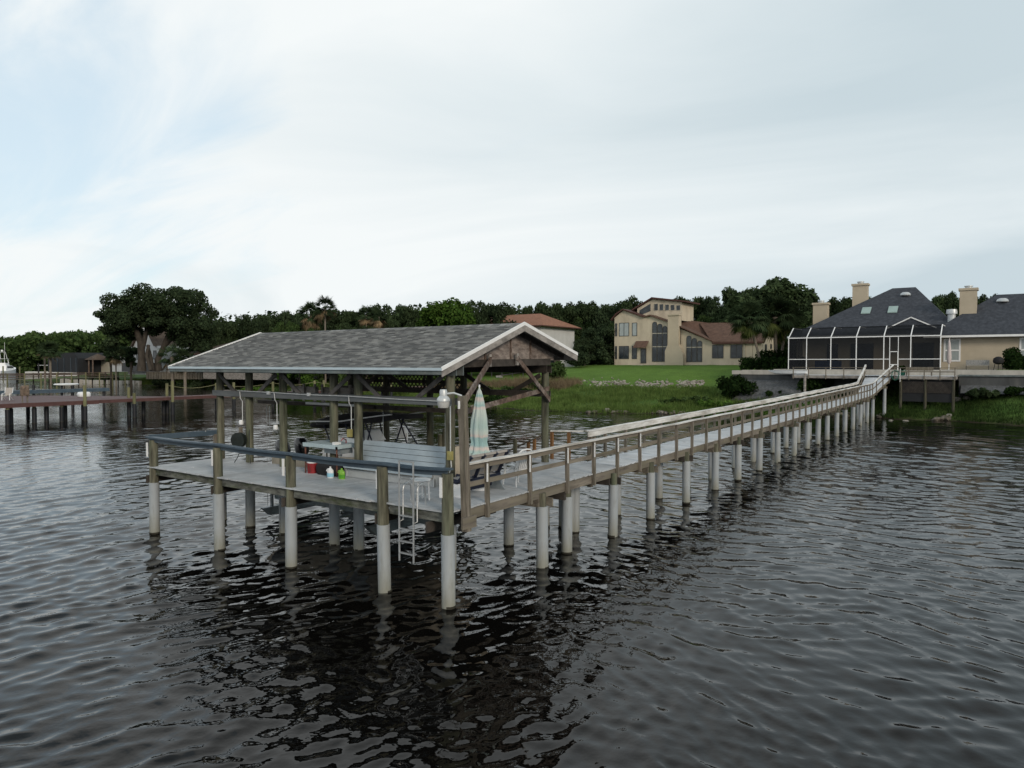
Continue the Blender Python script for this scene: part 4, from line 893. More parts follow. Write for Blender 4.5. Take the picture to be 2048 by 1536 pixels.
# ------------------------------------------------------------------ the red brown dock on the left
rd = thing('red_dock', (15,62,0), 'low red brown dock on black piles beyond the boat dock', 'dock')
mb = MB(); boards(mb, 4.0, 21.0, 60.0, 76.0, 1.85, 'x', w=.3, jag=.02); boards(mb, 21.0, 82, 60.2, 62.0, 1.85, 'y', w=.3, jag=.02); mb.build('deck_boards', m_redd, rd)
mb = MB(); mb.box(4,21,59.93,59.98,1.5,1.86); mb.box(21.03,21.08,62.1,76,1.5,1.86); mb.box(21.1,82,60.1,60.15,1.55,1.86); mb.box(21.1,82,62.05,62.1,1.55,1.86); mb.build('rim_board', m_redd, rd)
m_lpile = M('pale green pile wood', (.17,.17,.09), .9, .3, 3.0, (1,1,.2), bump=.5)
for x, y, t in ((13.6,60.2,1.5),(14.2,61.2,1.5),(15.8,60.6,1.5),(17.1,61.4,1.5),(17.9,60.3,1.5),(19.0,62.2,1.5),(19.7,59.85,3.3),(20.3,61.5,1.5),(11.5,60.5,1.5),(24.9,62.15,2.9),(24.3,59.95,2.4),(26.8,63,1.5),(28.5,62.15,1.6),(28.2,59.95,3.5),(28.9,62.2,3.2),(35.3,60,3.2),(34.6,62.2,3.1),(41.6,60,3.2),(42.1,62.2,3.1),(48,60,3.2),(48.4,62.2,3.1),(54,60,3.1),(54.4,62.2,3.1),(60,60,3.0),(60.4,62.2,3.0),(21.2,75.8,3.0),(16,75.8,3.0)):
    pile(rd, x, y, t, r=.15, slv=1.35, rs=.19, mt=m_lpile, sm=m_dpile)
mb = MB()
prs = [(28.9,62.2,3.0),(34.6,62.2,2.95),(42.1,62.2,2.95),(48.4,62.2,2.95),(54.4,62.2,2.95),(60.4,62.2,2.9)]
for a, b in zip(prs[:-1], prs[1:]):
    mb.tube([Vector(a).lerp(Vector(b),t)-Vector((0,0,.35*math.sin(math.pi*t))) for t in np.linspace(0,1,7)], .035, 5)
mb.build('rope', m_lpile, rd)
# widened landing between the deck and the walkway
mb = MB()
for j in range(40):
    y = 62.15+j*.35; mb.box(21.1, 29.5-7.2*(j/40)**.8, y, y+.33, 1.79, 1.83)
mb.build('landing', m_redd, rd)
mb = MB(); softbox(mb, 23.0,24.1,68.1,68.9,1.85,2.35, seed=4); tag(mb.build('dock_box', m_pvcw, None, smooth=True, org=(23.4,68.5,1.85)), 'white storage box at the back of the red dock', 'storage box')
mb = MB(); mb.lathe([(0,0),(.9,.02),(1.0,.12),(.9,.22),(0,.25)], (26.5,79.2,2.75), 14, sx=1.4, sy=.6); cv = mb.build('upturned_skiff', m_pvcw, None, smooth=True, org=(26.5,79.2,2.75)); tag(cv, 'small white covered skiff on the lift behind the red dock', 'boat')
mb = MB(); mb.box(25.9,26.1,79.1,79.3,-1,2.76); mb.box(27.1,27.3,79.1,79.3,-1,2.76); sk = mb.build('lift_post', m_dpile, cv, org=(26.5,79.2,2.75)); 
# person-height junk: grill under a brown cover, and two sling chairs
gr = thing('covered_grill', (15.2,60.9,1.87), 'brown camouflage covered grill near the corner of the red dock', 'grill')
mb = MB(); softbox(mb, 14.9,15.5,60.6,61.2,2.45,3.35, seed=6); mb.build('cover', M('brown cover', (.16,.12,.09), .9,.5,4), gr, smooth=True)
mb = MB(); 
for dx in (15.0,15.4): mb.box(dx-.04,dx+.04,60.85,60.95,1.87,2.52)
mb.build('stand', m_woodv, gr)
def sling(loc, rz, label, first=None):
    if first:
        c = copy_tree(first); c.location = loc; c.rotation_euler = (0,0,rz); tag(c, label); return c
    t = thing('sling_chair', (0,0,0), label, 'chair', 'white framed sling chairs on the red dock')
    mb = MB(); mb.prism([(-.28,-.25,.42),(.28,-.25,.42),(.28,.28,.45),(-.28,.28,.45)], (0,0,.03)); mb.build('seat', m_canvas, t)
    mb = MB(); mb.prism([(-.26,-.25,.44),(.26,-.25,.44),(.26,-.50,1.15),(-.26,-.50,1.15)], (0,-.02,0)); mb.build('backrest', m_canvas, t)
    for s in (-1,1):
        mb = MB(); mb.tube([(s*.31,.35,0),(s*.31,.28,.62),(s*.31,-.35,.66),(s*.31,-.52,1.18)], .03, 6); mb.tube([(s*.31,-.45,0),(s*.31,.28,.45)], .03, 6); mb.build('side_frame', m_pvcw, t)
    t.location = loc; t.rotation_euler = (0,0,rz); return t
s1 = sling((15.9,66.5,1.87), math.radians(140), 'white framed sling chair nearest the railing post on the red dock')
sling((13.6,65.0,1.87), math.radians(170), 'white framed sling chair cut by the left picture edge', s1)

# brown pier with railings further back
bp = thing('railed_pier', (50,151,0), 'long brown railed pier behind the red dock', 'pier')
pa, pb = Vector((22,142,0)), Vector((76,160.4,0)); dv = (pb-pa).normalized(); nv_ = Vector((-dv.y,dv.x,0)); Lp = (pb-pa).length
mb = MB()
mb.beam(pa+Vector((0,0,2.1)), pb+Vector((0,0,2.1)), 2.0, .12); mb.build('deck', m_wood, bp)
k = 0; dd = 0
while dd < Lp:
    for s in (-1,1):
        p = pa+dv*dd+nv_*s; mb = MB(); mb.tube([(p.x,p.y,-1),(p.x,p.y,3.3)], .13, 8); mb.build('pile', m_lpile if s < 0 else m_woodd, bp, smooth=True)
    dd += 3.6
mb = MB()
for s in (-1,1):
    for z in (3.2,2.85,2.5): mb.beam(pa+nv_*s+Vector((0,0,z)), pb+nv_*s+Vector((0,0,z)), .06, .12)
mb.build('railing', m_woodb, bp)
lw = thing('low_dock', (22,80,0), 'low dark floating dock between red dock and railed pier', 'dock')
mb = MB(); mb.box(8,31,78.5,79.3,1.95,2.35); mb.build('deck', m_cap, lw)
for x in (10,14,18.5,23,27,30.5): mb = MB(); mb.tube([(x,78.9,-1),(x,78.9,2.9 if x < 28 else 2.4)], .15, 8); mb.build('pile', m_dpile, lw)

# ------------------------------------------------------------------ houses
m_stuc = M('cream stucco', (.52,.455,.35), .9, .08, .6, (1,1,.4), bump=.1, dirt=(.38,.33,.25), dscale=.5, damt=.8)
m_stuc2 = M('tan stucco', (.46,.40,.305), .9, .06, .6, bump=.1, dirt=(.41,.355,.26), dscale=.4, damt=.5)
m_whi = M('white wall', (.55,.56,.56), .85, .06, .8, dirt=(.42,.43,.42), dscale=.5, damt=.4)
m_rb = M('brown shingles', (.115,.070,.052), .95, .22, 2.0, (1,1,1), bump=.5, bscale=14, dirt=(.10,.055,.04), dscale=.4, damt=.5)
m_rbt = M('brown roof trim', (.075,.035,.028), .8, .15, 2)
m_ro = M('orange brown tiles', (.25,.120,.075), .9, .22, 2.0, bump=.5, bscale=10)
m_rg = M('charcoal shingles', (.040,.046,.058), .9, .22, 2.5, bump=.5, bscale=16, dirt=(.055,.062,.075), dscale=2.5, damt=.7)
m_rdk = M('dark brown roof', (.075,.055,.042), .9, .3, 1.5, bump=.5, bscale=10, dirt=(.11,.085,.065), dscale=.5, damt=.7)
m_glass = M('window glass', (.018,.024,.03), .12, .2, .8, spec=.45, dirt=(.07,.085,.09), dscale=.9, damt=.6)
m_glassl = M('curtained glass', (.30,.34,.34), .15, .1, .8, spec=.6)
m_frame = M('dark window frame', (.05,.05,.05), .5, .1, 3)
m_fcream = M('cream frame', (.45,.42,.34), .6, .1, 3)
m_conc = M('pale concrete', (.42,.40,.36), .9, .12, 1.2, (1,1,.5), bump=.2, dirt=(.25,.24,.21), dscale=.8, damt=.5)
m_concd = M('grey seawall', (.075,.08,.082), .9, .25, 1.2, (1,1,.4), bump=.3, dirt=(.08,.08,.075), dscale=.6, damt=.7)
def win(par, X, y0, y1, z0, z1, frame=m_frame, glass=m_glass, mull=(), tr=(), f=.07, name='window', arch=False, tmt=None):
    """a window in a wall facing -X; frame bars with pane behind"""
    mb = MB(); d0, d1 = X-.05, X+.02
    mb.box(d0,d1,y0,y1,z0,z0+f); mb.box(d0,d1,y0,y0+f,z0+f,z1-(0 if arch else f)); mb.box(d0,d1,y1-f,y1,z0+f,z1-(0 if arch else f))
    if not arch: mb.box(d0,d1,y0,y1,z1-f,z1)
    else:
        r = (y1-y0)/2; c = (y0+y1)/2; n = 10
        for i in range(n):
            a, b = math.pi*i/n, math.pi*(i+1)/n
            mb.prism([(d0,c+r*math.cos(a),z1+r*math.sin(a)),(d0,c+r*math.cos(b),z1+r*math.sin(b)),(d0,c+(r-f)*math.cos(b),z1+(r-f)*math.sin(b)),(d0,c+(r-f)*math.cos(a),z1+(r-f)*math.sin(a))], (d1-d0,0,0))
    for m in mull: mb.box(d0,d1,m-f/2,m+f/2,z0+f,z1)
    if tmt is None:
        for t in tr: mb.box(d0-.003,d1,y0+f,y1-f,t-f/2,t+f/2)
    w = mb.build(name, frame, par)
    if tmt is not None:
        q = MB()
        for t in tr: q.box(d0-.01,d1,y0+f*.3,y1-f*.3,t-f*.7,t+f*.7)
        q.build('transom', tmt, w)
    g = MB()
    if arch:
        r = (y1-y0)/2-f*.5; c = (y0+y1)/2; pts = [(X-.012,y0+f*.5,z0+f*.5),(X-.012,y1-f*.5,z0+f*.5)]+[(X-.012,c+r*math.cos(a),z1+r*math.sin(a)) for a in np.linspace(0,math.pi,12)]
        g.prism(pts, (.008,0,0))
    else: g.box(X-.012,X-.004,y0+f*.5,y1-f*.5,z0+f*.5,z1-f*.5)
    g.build('pane', glass, w); return w
# ---- cream stucco house with arched windows
G1 = 4.9
h1 = thing('stucco_house', (95,30,G1), 'cream stucco house with tall arched windows, brown roof and clerestory tower', 'house')
X = 93.0
def wallp(name, poly, th, mt, par):   # polygon in (y,z) on plane X, thickness towards +X
    mb = MB(); mb.prism([(X, y, z) for y, z in poly], (th,0,0)); return mb.build(name, mt, par)
wallp('tower_wall', [(42.0,G1-.5),(36.75,G1-.5),(36.75,12.6),(39.0,13.3),(40.4,13.85),(42.0,12.7)], 7.5, m_stuc, h1)
wallp('wall', [(36.75,G1-.5),(30.8,G1-.5),(30.8,10.9),(32.5,11.6),(35.7,12.75),(36.75,12.6)], 8, m_stuc, h1)
X = 93.25
wallp('wall', [(30.8,G1-.5),(19.9,G1-.5),(19.9,8.35),(25.7,8.45),(30.8,10.6)], 8, m_stuc, h1)
X = 93.0
mb = MB(); mb.prism([(93.9,19.9,8.3),(93.9,19.9,G1-.5),(101.8,19.9,G1-.5),(101.8,19.9,8.3),(98.2,19.9,11.3)], (0,-.0,0)) if False else mb.prism([(93.25,18.6,G1-.5),(102,18.6,G1-.5),(102,18.6,8.2),(97.6,18.6,11.05),(93.25,18.6,8.2)], (0,1.25,0)); mb.build('gable_wall', m_stuc, h1)
def strip(pts, x0, x1, th, name, mt):
    for (a, b) in zip(pts[:-1], pts[1:]):
        mb = MB(); mb.prism([(x0,a[0],a[1]),(x0,b[0],b[1]),(x0,b[0],b[1]+th),(x0,a[0],a[1]+th)], (x1-x0,0,0)); mb.build(name, mt, h1)
strip([(42.5,12.25),(41.6,13.2),(40.4,13.9),(39.0,13.4),(36.7,12.55)], 92.6, 100.5, .20, 'roof', m_rbt)
strip([(36.7,12.55),(35.7,12.80),(32.55,11.62),(30.5,10.75),(25.6,8.50)], 92.6, 95.5, .18, 'roof', m_rb)
mb = MB(); mb.prism([(92.85,25.8,8.40),(92.85,18.2,8.32),(97.6,18.2,11.35),(97.6,29.4,11.5)], (0.02,0,.16)); mb.prism([(102.4,29,8.4),(102.4,18.2,8.3),(97.6,18.2,11.36),(97.6,29.4,11.52)], (-.02,0,.16)); 
mb.prism([(95.4,25.7,8.62),(95.4,36.6,12.8),(99,36.6,12.9),(99,27.5,11.5)], (0,0,.1)); mb.build('roof', m_rb, h1)
mb = MB(); mb.box(92.80,92.95,18.15,25.75,8.18,8.38); mb.build('fascia', m_rbt, h1)
mb = MB(); mb.prism([(92.8,18.15,8.2),(97.6,18.15,11.22),(97.6,18.15,11.40),(92.8,18.15,8.38)], (0,-.06,0)); mb.prism([(102.4,18.15,8.2),(97.6,18.15,11.22),(97.6,18.15,11.40),(102.4,18.15,8.38)], (0,-.06,0)); mb.build('verge_trim', m_rbt, h1)
# clerestory box, set back
cxb = 95.0
mb = MB(); mb.prism([(cxb,38.9,12.9),(cxb,31.3,12.0),(cxb,31.3,14.85),(cxb,36.2,15.6),(cxb,38.9,14.2)], (5,0,0)); mb.build('clerestory_wall', m_stuc, h1)
mb = MB(); mb.prism([(cxb-.3,39.8,13.85),(cxb-.3,36.3,15.65),(cxb-.3,36.3,15.9),(cxb-.3,39.8,14.1)], (5.8,0,0)); mb.prism([(cxb-.5,36.3,15.65),(cxb-.5,30.4,14.80),(cxb-.5,30.4,15.02),(cxb-.5,36.3,15.9)], (6,0,0)); mb.build('roof', m_rbt, h1)
for i in range(5):
    y1_ = 36.0-i*.93; win(h1, cxb-.01, y1_-.72, y1_, 13.72-i*.03, 14.85-i*.10, frame=m_fcream, glass=m_glass, f=.05)
mb = MB(); mb.prism([(cxb-.03,38.5,13.05),(cxb-.03,36.6,13.7),(cxb-.03,36.6,14.9),(cxb-.03,38.5,13.9)], (.02,0,0)); mb.build('window', m_glass, h1)
for y0,y1,z0,z1,g in ((39.4,41.15,9.68,11.85,m_glassl),(38.0,38.86,9.68,11.8,m_glassl),(39.4,41.15,6.0,8.1,m_glass),(38.0,38.86,6.0,8.1,m_glass),(41.5,41.85,9.7,11.8,m_glass),(41.5,41.85,6.0,8.1,m_glass)):
    win(h1, 92.99, y0, y1, z0, z1, glass=g, mull=((y0+y1)/2,) if y1-y0 > 1 else ())
for (y0,y1,z) in ((34.6,35.4,11.45),(33.72,34.56,11.1),(32.9,33.68,10.75)): win(h1, 92.99, y0, y1, 5.55, z, mull=(), tr=(7.9,10.0), arch=True, tmt=m_fcream)
for (y0,y1,z) in ((29.08,29.88,9.15),(28.22,29.04,8.75),(27.4,28.18,8.35)): win(h1, 93.23, y0, y1, 5.5, z, tr=(7.75,), arch=True, tmt=m_fcream)
for y0,y1 in ((24.15,25.85),(21.35,23.1)): win(h1, 93.23, y0, y1, 6.05, 8.05, mull=((y0+y1)/2,))
dr = MB(); dr.box(92.93,93.0,36.4,37.35,5.3,7.7); d_ = dr.build('door', m_frame, h1); g = MB(); g.box(92.92,92.935,36.55,37.2,5.6,7.5); g.build('pane', m_glass, d_)
mb = MB(); mb.prism([(91.9,38.2,7.75),(91.9,36.0,7.75),(92.98,36.0,8.75),(92.98,38.2,8.75)], (0,0,.1)); mb.build('awning', m_rb, h1)
mb = MB(); mb.prism([(92.3,33.0,G1-.4),(92.3,30.0,G1-.4),(92.3,30.1,6.6),(92.3,30.8,8.2),(92.3,30.8,12.65),(92.3,32.55,12.65),(92.3,32.55,8.2),(92.3,33.0,7.2)], (1.1,0,0)); mb.box(92.15,93.5,30.7,32.65,12.65,12.85); mb.build('chimney', m_stuc2, h1)
mb = MB(); mb.box(95,95.9,18.53,18.59,6.4,8.1); mb.box(97.9,98.7,18.53,18.59,7.5,8.2); mb.build('window', m_frame, h1)
mb = MB(); mb.box(92.6,93.2,19.7,42.2,G1-.5,G1+.15); mb.build('plinth', m_conc, h1)
mb = MB(); mb.tube([(93.15,21.0,8.3),(93.15,21.0,5.0)], .06, 6); mb.build('downpipe', m_fcream, h1)

# ---- tan house with charcoal hip roof and screened pool cage
G2 = 4.65
h2 = thing('hip_roof_house', (80,0,G2), 'tan house with big charcoal hip roof and three chimneys at right', 'house')
def hip(par, x0,x1,y0,y1,zb, rx, ry0, ry1, zr, mt, name='roof', fas=m_white):
    mb = MB(); A,B,C_,D = (x0,y0,zb),(x1,y0,zb),(x1,y1,zb),(x0,y1,zb); E,F_ = (rx,ry0,zr),(rx,ry1,zr)
    mb.add([A,B,C_,D,E,F_], [(0,4,5,3),(1,2,5,4),(0,1,4),(2,3,5),(0,3,2,1)]); r = mb.build(name, mt, par)
    if fas:
        f = MB(); f.box(x0-.02,x0+.06,y0,y1,zb-.22,zb-.003); f.box(x1-.06,x1+.02,y0,y1,zb-.22,zb-.003); f.box(x0+.06,x1-.06,y0-.02,y0+.06,zb-.22,zb-.003); f.box(x0+.06,x1-.06,y1-.06,y1+.02,zb-.22,zb-.003); f.build('fascia', fas, r)
    return r
mb = MB(); mb.box(79.5,97,-4.6,10.7,G2-.5,8.6); mb.box(77.6,96,-26,-4.6,G2-.5,8.1); mb.build('wall', m_stuc2, h2)
r1 = hip(h2, 77.8,98.5,-6.6,11.4,8.55, 88,-1.2,1.3,14.65, m_rg)
r2 = hip(h2, 76.6,97,-26.5,-3.0,8.28, 84,-14.5,-9.4,12.95, m_rg, name='roof')
# cross gable
mb = MB(); mb.prism([(78.3,.7,9.2),(78.3,-4.0,9.2),(78.3,-1.65,10.35)], (8,0,0)); gg = mb.build('roof_gable', m_rg, h2)
mb = MB(); mb.beam((78.25,-4.1,9.2),(78.25,-1.65,10.42),.1,.12); mb.beam((78.25,.8,9.2),(78.25,-1.65,10.42),.1,.12); mb.build('verge_trim', m_white, gg)
def onroof(r, x, y, zz): pass
def zr1(x): return 8.55+(x-77.8)*(14.65-8.55)/(88-77.8)
for y0 in (3.0,.15):
    x0_, x1_ = 82.2, 83.5; mb = MB(); mb.prism([(x0_,y0,zr1(x0_)+.06),(x1_,y0,zr1(x1_)+.06),(x1_,y0,zr1(x1_)+.16),(x0_,y0,zr1(x0_)+.16)], (0,1.0,0)); mb.build('skylight', M('skylight glass',(.28,.38,.36),.3,.1,1), h2)
def chim(x0,x1,y0,y1,z0,z1,cap_=True):
    mb = MB(); mb.box(x0,x1,y0,y1,z0,z1-.25); mb.box(x0-.12,x1+.12,y0-.12,y1+.12,z1-.25,z1); c = mb.build('chimney', m_stuc2, h2)
    k = MB(); k.lathe([(.35,0),(.35,.2),(.42,.2),(.42,.3),(0,.34)], ((x0+x1)/2,(y0+y1)/2,z1), 12); k.build('chimney_cap', m_galv, c, smooth=True)
chim(86.3,87.5,3.9,5.6,8,15.3); chim(84.6,85.8,8.2,9.9,6,13.0); chim(80.5,82.0,-7.7,-6.1,9,13.55)
k = MB(); k.lathe([(.40,-.5),(.40,.45),(.55,.45),(.55,.7),(.5,.95),(0,1.0)], (80.2,-5.4,10.3), 14); k.build('roof_fan', m_galv, h2, smooth=True)
k = MB(); k.lathe([(.55,0),(.6,.1),(.5,.3),(.3,.42),(0,.45)], (86.2,-.3,13.5), 14); k.build('roof_vent', m_galv, h2, smooth=True)
k = MB(); k.lathe([(.55,0),(.6,.1),(.5,.3),(.3,.42),(0,.45)], (82.6,-10.0,12.0), 14); k.build('roof_vent', m_galv, h2, smooth=True)
for y0, y1 in ((-6.4,-4.85),(-13.2,-11.5)): win(h2, 77.59, y0, y1, 5.5, 7.95, frame=m_white, glass=m_glassl, mull=(), tr=(6.7,), f=.16)
# things under the lanai: dark doors
for y0, y1 in ((2.2,4.6),(-3.8,-1.8),(6.0,7.2)):
    mb = MB(); mb.box(79.42,79.48,y0,y1,G2,7.6); mb.build('glass_door', m_glass, h2)
# cage
cg = thing('pool_cage', (74,2.5,G2), 'white framed screened pool cage with dark mesh in front of tan house', 'screen enclosure')
ys = [9.85,7.93,5.42,2.88,.24,-2.25,-4.9]; m_cw = m_white
for i, y in enumerate(ys):
    mb = MB(); mb.box(71.97,72.05,y-.045,y+.045,G2,8.15); mb.build('post', m_cw, cg)
    mb = MB(); mb.beam((72,y,8.15),(74.2,y-.0,9.32),.09,.12); mb.beam((74.2,y,9.32),(78.2,y,9.36),.06,.08); mb.build('rafter', m_cw, cg)
for y in (-.31,-1.11):
    mb = MB(); mb.box(71.97,72.05,y-.03,y+.03,G2,8.15); mb.build('post', m_cw, cg)
mb = MB(); mb.box(71.95,72.06,-4.95,9.9,8.09,8.19); mb.build('beam', m_cw, cg)
mb = MB(); mb.box(71.96,72.06,-4.95,-1.15,5.72,5.79); mb.box(71.96,72.06,-.27,9.9,5.72,5.79); mb.build('chair_rail', m_cw, cg)
mb = MB(); mb.box(71.94,72.07,-1.08,-.34,6.5,6.57); mb.box(71.94,72.07,-1.08,-.34,5.15,5.22); mb.box(71.94,72.07,-1.12,-1.05,G2,6.57); mb.box(71.94,72.07,-.37,-.30,G2,6.57); mb.build('door', m_cw, cg)
for x in (74.5,77): mb = MB(); mb.box(x-.04,x+.04,9.82,9.9,G2,8.6); mb.build('post', m_frame, cg)
def screen_mat():
    m = bpy.data.materials.new('screen mesh cloth'); m.use_nodes = True; nt = m.node_tree; N = nt.nodes.new; L = nt.links.new; nt.nodes.clear()
    o = N('ShaderNodeOutputMaterial'); d = N('ShaderNodeBsdfDiffuse'); d.inputs[0].default_value = (.018,.02,.023,1); t = N('ShaderNodeBsdfTransparent'); mx = N('ShaderNodeMixShader'); mx.inputs[0].default_value = .76
    L(t.outputs[0], mx.inputs[1]); L(d.outputs[0], mx.inputs[2]); L(mx.outputs[0], o.inputs[0]); return m
m_scr = screen_mat()
mb = MB(); mb.quad((72.0,-4.9,G2),(72.0,9.85,G2),(72.0,9.85,8.1),(72.0,-4.9,8.1)); mb.quad((72.0,-4.9,8.16),(72.0,9.85,8.16),(74.2,9.85,9.33),(74.2,-4.9,9.33)); mb.quad((74.2,-4.9,9.36),(74.2,9.85,9.36),(78,9.85,9.38),(78,-4.9,9.38)); mb.quad((72.0,9.86,G2),(79,9.86,G2),(79,9.86,9.3),(74.2,9.86,9.3),(72.0,9.86,8.1)); mb.build('screen_mesh', m_scr, cg)
pool = MB(); pool.box(74,78,4.5,8.5,G2+.02,G2+.06)
tag(pool.build('pool_cover', M('blue cover',(.02,.05,.13),.5,.2,2), None, org=(76,6,G2)), 'blue covered pool inside the screened cage', 'pool')
mb = MB(); mb.box(76.2,77.2,5.2,7.9,G2,G2+.95); tag(mb.build('blue_lounge', M('blue cloth',(.02,.06,.16),.8,.2,2), None, org=(76.7,6.5,G2)), 'long dark blue covered counter inside the screened cage', 'counter')
# patio, seawalls, sundeck
pt = MB(); pt.box(70.9,97.5,-28,11.2,3.6,G2-.0); pt.box(70.5,70.9,8.0,14.6,3.6,4.55); tag(pt.build('patio', m_conc), 'pale concrete patio slab in front of the tan house', 'patio', kind='structure')
sw = thing('seawall', (69.9,0,3), 'grey seawall with pale cap right of the sundeck', 'seawall')
mb = MB(); mb.box(70.0,70.88,-60,-6.6,2.0,4.05); mb.build('wall', m_concd, sw); mb = MB(); mb.box(69.85,70.89,-60,-6.6,4.05,4.2); mb.build('cap', m_fasc, sw)
sw2 = thing('seawall', (70,11,3), 'grey seawall between palm bush and sundeck, left of the walkway end', 'seawall')
mb = MB(); mb.box(70.0,70.48,2,15.5,1.8,4.05); mb.build('wall', m_concd, sw2); mb = MB(); mb.box(69.9,70.49,2,15.6,4.05,4.5); mb.build('cap', m_conc, sw2)
mb = MB(); mb.add([(67.0,7.4,2.5),(67.6,14.8,2.5),(69.98,14.8,3.45),(69.98,7.4,3.45),(66.2,7.4,1.2),(66.8,14.8,1.2),(69.98,14.8,1.2),(69.98,7.4,1.2)], [(0,1,2,3)[::-1],(0,4,5,1)[::-1],(1,5,6,2)[::-1],(0,3,7,4)[::-1]])
tag(mb.build('gravel_slope', M('grey gravel',(.10,.105,.11),.95,.35,4,bump=.8,dirt=(.07,.07,.07),dscale=3,damt=.7)), 'grey gravel slope below the seawall left of the walkway', 'gravel', kind='structure')
mb = MB(); mb.add([(68.3,-24,2.45),(68.3,-6.8,2.45),(69.98,-6.8,3.2),(69.98,-24,3.2)], [(0,1,2,3)[::-1]]); tag(mb.build('gravel_slope', bpy.data.materials['grey gravel']), 'grey gravel strip below the seawall right of the sundeck', 'gravel', kind='structure')
sd_ = thing('sundeck', (69,.5,4), 'weathered wooden sundeck with railing at the end of the walkway', 'deck')
mb = MB(); boards(mb, 66.8, 70.85, -6.4, 8.2, 4.10, 'x', w=.15, jag=.02); mb.build('deck_boards', m_deckw, sd_)
mb = MB(); mb.box(66.7,66.76,-6.45,-1.3,3.78,4.06); mb.box(66.7,66.76,1.4,8.2,3.78,4.06); mb.box(66.8,70.8,-6.5,-6.46,3.78,4.06); mb.build('rim_board', m_grey, sd_)
for y in (-6.4,-5.2,-3.9,-2.6,-1.4,1.5,3.2,4.9,6.6,8.1):
    mb = MB(); mb.box(66.62,66.70,y-.045,y+.045,3.7,4.86); mb.build('rail_post', m_woodv, sd_)
mb = MB(); mb.box(66.58,66.74,-6.5,-1.3,4.86,4.91); mb.box(66.58,66.74,1.45,8.2,4.86,4.91); mb.box(66.74,70.8,-6.5,-6.35,4.86,4.91); mb.build('handrail', m_wood, sd_)
mb = MB(); mb.box(66.63,66.67,-6.4,-1.4,4.45,4.55); mb.build('middle_rail', m_wood, sd_)
for y in (-6.3,-4.0,-1.9):
    mb = MB(); mb.tube([(66.9,y,0.5),(66.9,y,3.8)], .13, 8); mb.build('pile', m_piled, sd_)
mb = MB(); y = -6.3
while y < -1.9:
    for s in (1,-1):
        za_, zb_ = 2.45, 3.55; ya_, yb_ = y, y+s*1.1
        if s > 0 and yb_ > -1.9: zb_ -= (yb_+1.9); yb_ = -1.9
        if s < 0 and yb_ < -6.3: zb_ -= (-6.3-yb_); yb_ = -6.3
        if zb_-za_ > .05: mb.prism([(66.86+s*.004,ya_-.03,za_),(66.86+s*.004,ya_+.03,za_),(66.86+s*.004,yb_+.03,zb_),(66.86+s*.004,yb_-.03,zb_)], (.006,0,0))
    y += .15
mb.build('lattice_skirt', m_woodd, sd_)
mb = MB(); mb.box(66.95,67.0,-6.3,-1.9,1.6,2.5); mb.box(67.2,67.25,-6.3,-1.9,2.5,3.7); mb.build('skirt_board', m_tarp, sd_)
mb = MB(); mb.box(67.3,67.6,-4.6,-2.2,4.5,4.55); mb.box(67.6,67.65,-4.6,-2.2,4.6,4.95); mb.box(67.35,67.6,-4.5,-4.4,4.1,4.5); mb.box(67.35,67.6,-2.4,-2.3,4.1,4.5); tag(mb.build('deck_bench', m_woodv, None, org=(67.4,-3.4,4.1)), 'low wooden bench on the sundeck behind its railing', 'bench')
hz = thing('garden_hose', (67.3,-1.5,4.3), 'coiled green garden hose on the sundeck rail', 'hose')
mb = MB()
for i in range(5): mb.tube([(66.5+.03*i,-1.45+.30*math.cos(t),4.15+.48*math.sin(t)) for t in np.linspace(0,6.28,16)], .035, 5)
mb.build('coil', m_hose, hz)
mb = MB(); mb.box(66.45,66.6,-1.9,-1.86,3.5,4.8); mb.build('bracket', m_white, hz)
pg = thing('potted_plant', (67.6,-1.9,4.1), 'teal flower pot with dark plant beside the garden hose', 'plant')
mb = MB(); mb.lathe([(.22,0),(.33,.45),(.36,.45),(.36,.5),(0,.5)], (67.6,-1.95,4.1), 14); mb.build('pot', m_hose, pg, smooth=True)
V, F = leaf_cloud(np.random.default_rng(3), [(67.6,-1.95,4.85,.32)], 250, .09); V = V-np.array(ORG[pg.name]); npmesh('foliage', V, F, l_hedge, parent=pg)
cu = thing('closed_umbrella', (72.9,-5.6,G2), 'closed pale pink patio umbrella against the tan house wall', 'umbrella')
mb = MB(); mb.lathe([(.05,.6),(.20,.8),(.22,1.3),(.15,2.4),(.03,3.2),(0,3.25)], (72.9,-5.6,G2), 12); mb.build('canopy', M('pale pink canvas',(.50,.44,.43),.9,.08,3), cu, smooth=True)
mb = MB(); mb.tube([(72.9,-5.6,G2-.55),(72.9,-5.6,G2+.7)], .04, 6); mb.build('pole', m_pvcw, cu)
iw = thing('metal_bench', (74,-8.2,G2), 'white filigree metal bench against the tan house wall', 'bench')
mb = MB(); mb.box(74,74.5,-9.0,-7.0,G2+.42,G2+.47); mb.build('seat', M('filigree metal',(.28,.28,.27),.6,.6,14), iw)
mb = MB(); mb.box(74.5,74.54,-9.0,-7.0,G2+.5,G2+1.0); mb.build('backrest', bpy.data.materials['filigree metal'], iw)
for y in (-8.95,-7.05):
    mb = MB(); mb.box(74.0,74.06,y-.03,y+.03,G2,G2+.42); mb.build('leg', m_frame, iw)
kt = thing('kettle_grill', (74.2,-9.8,G2), 'black domed grill beside dark hedge on the right patio', 'grill')
mb = MB(); mb.lathe([(.15,.55),(.42,.7),(.48,.9),(.42,1.15),(.2,1.32),(0,1.35)], (74.2,-9.75,G2), 16); mb.build('kettle', m_black, kt, smooth=True)
for a in range(3):
    mb = MB(); mb.tube([(74.2+.3*math.cos(a*2.1),-9.75+.3*math.sin(a*2.1),G2+.7),(74.2+.45*math.cos(a*2.1),-9.75+.45*math.sin(a*2.1),G2)], .03, 6); mb.build('leg', m_black, kt)
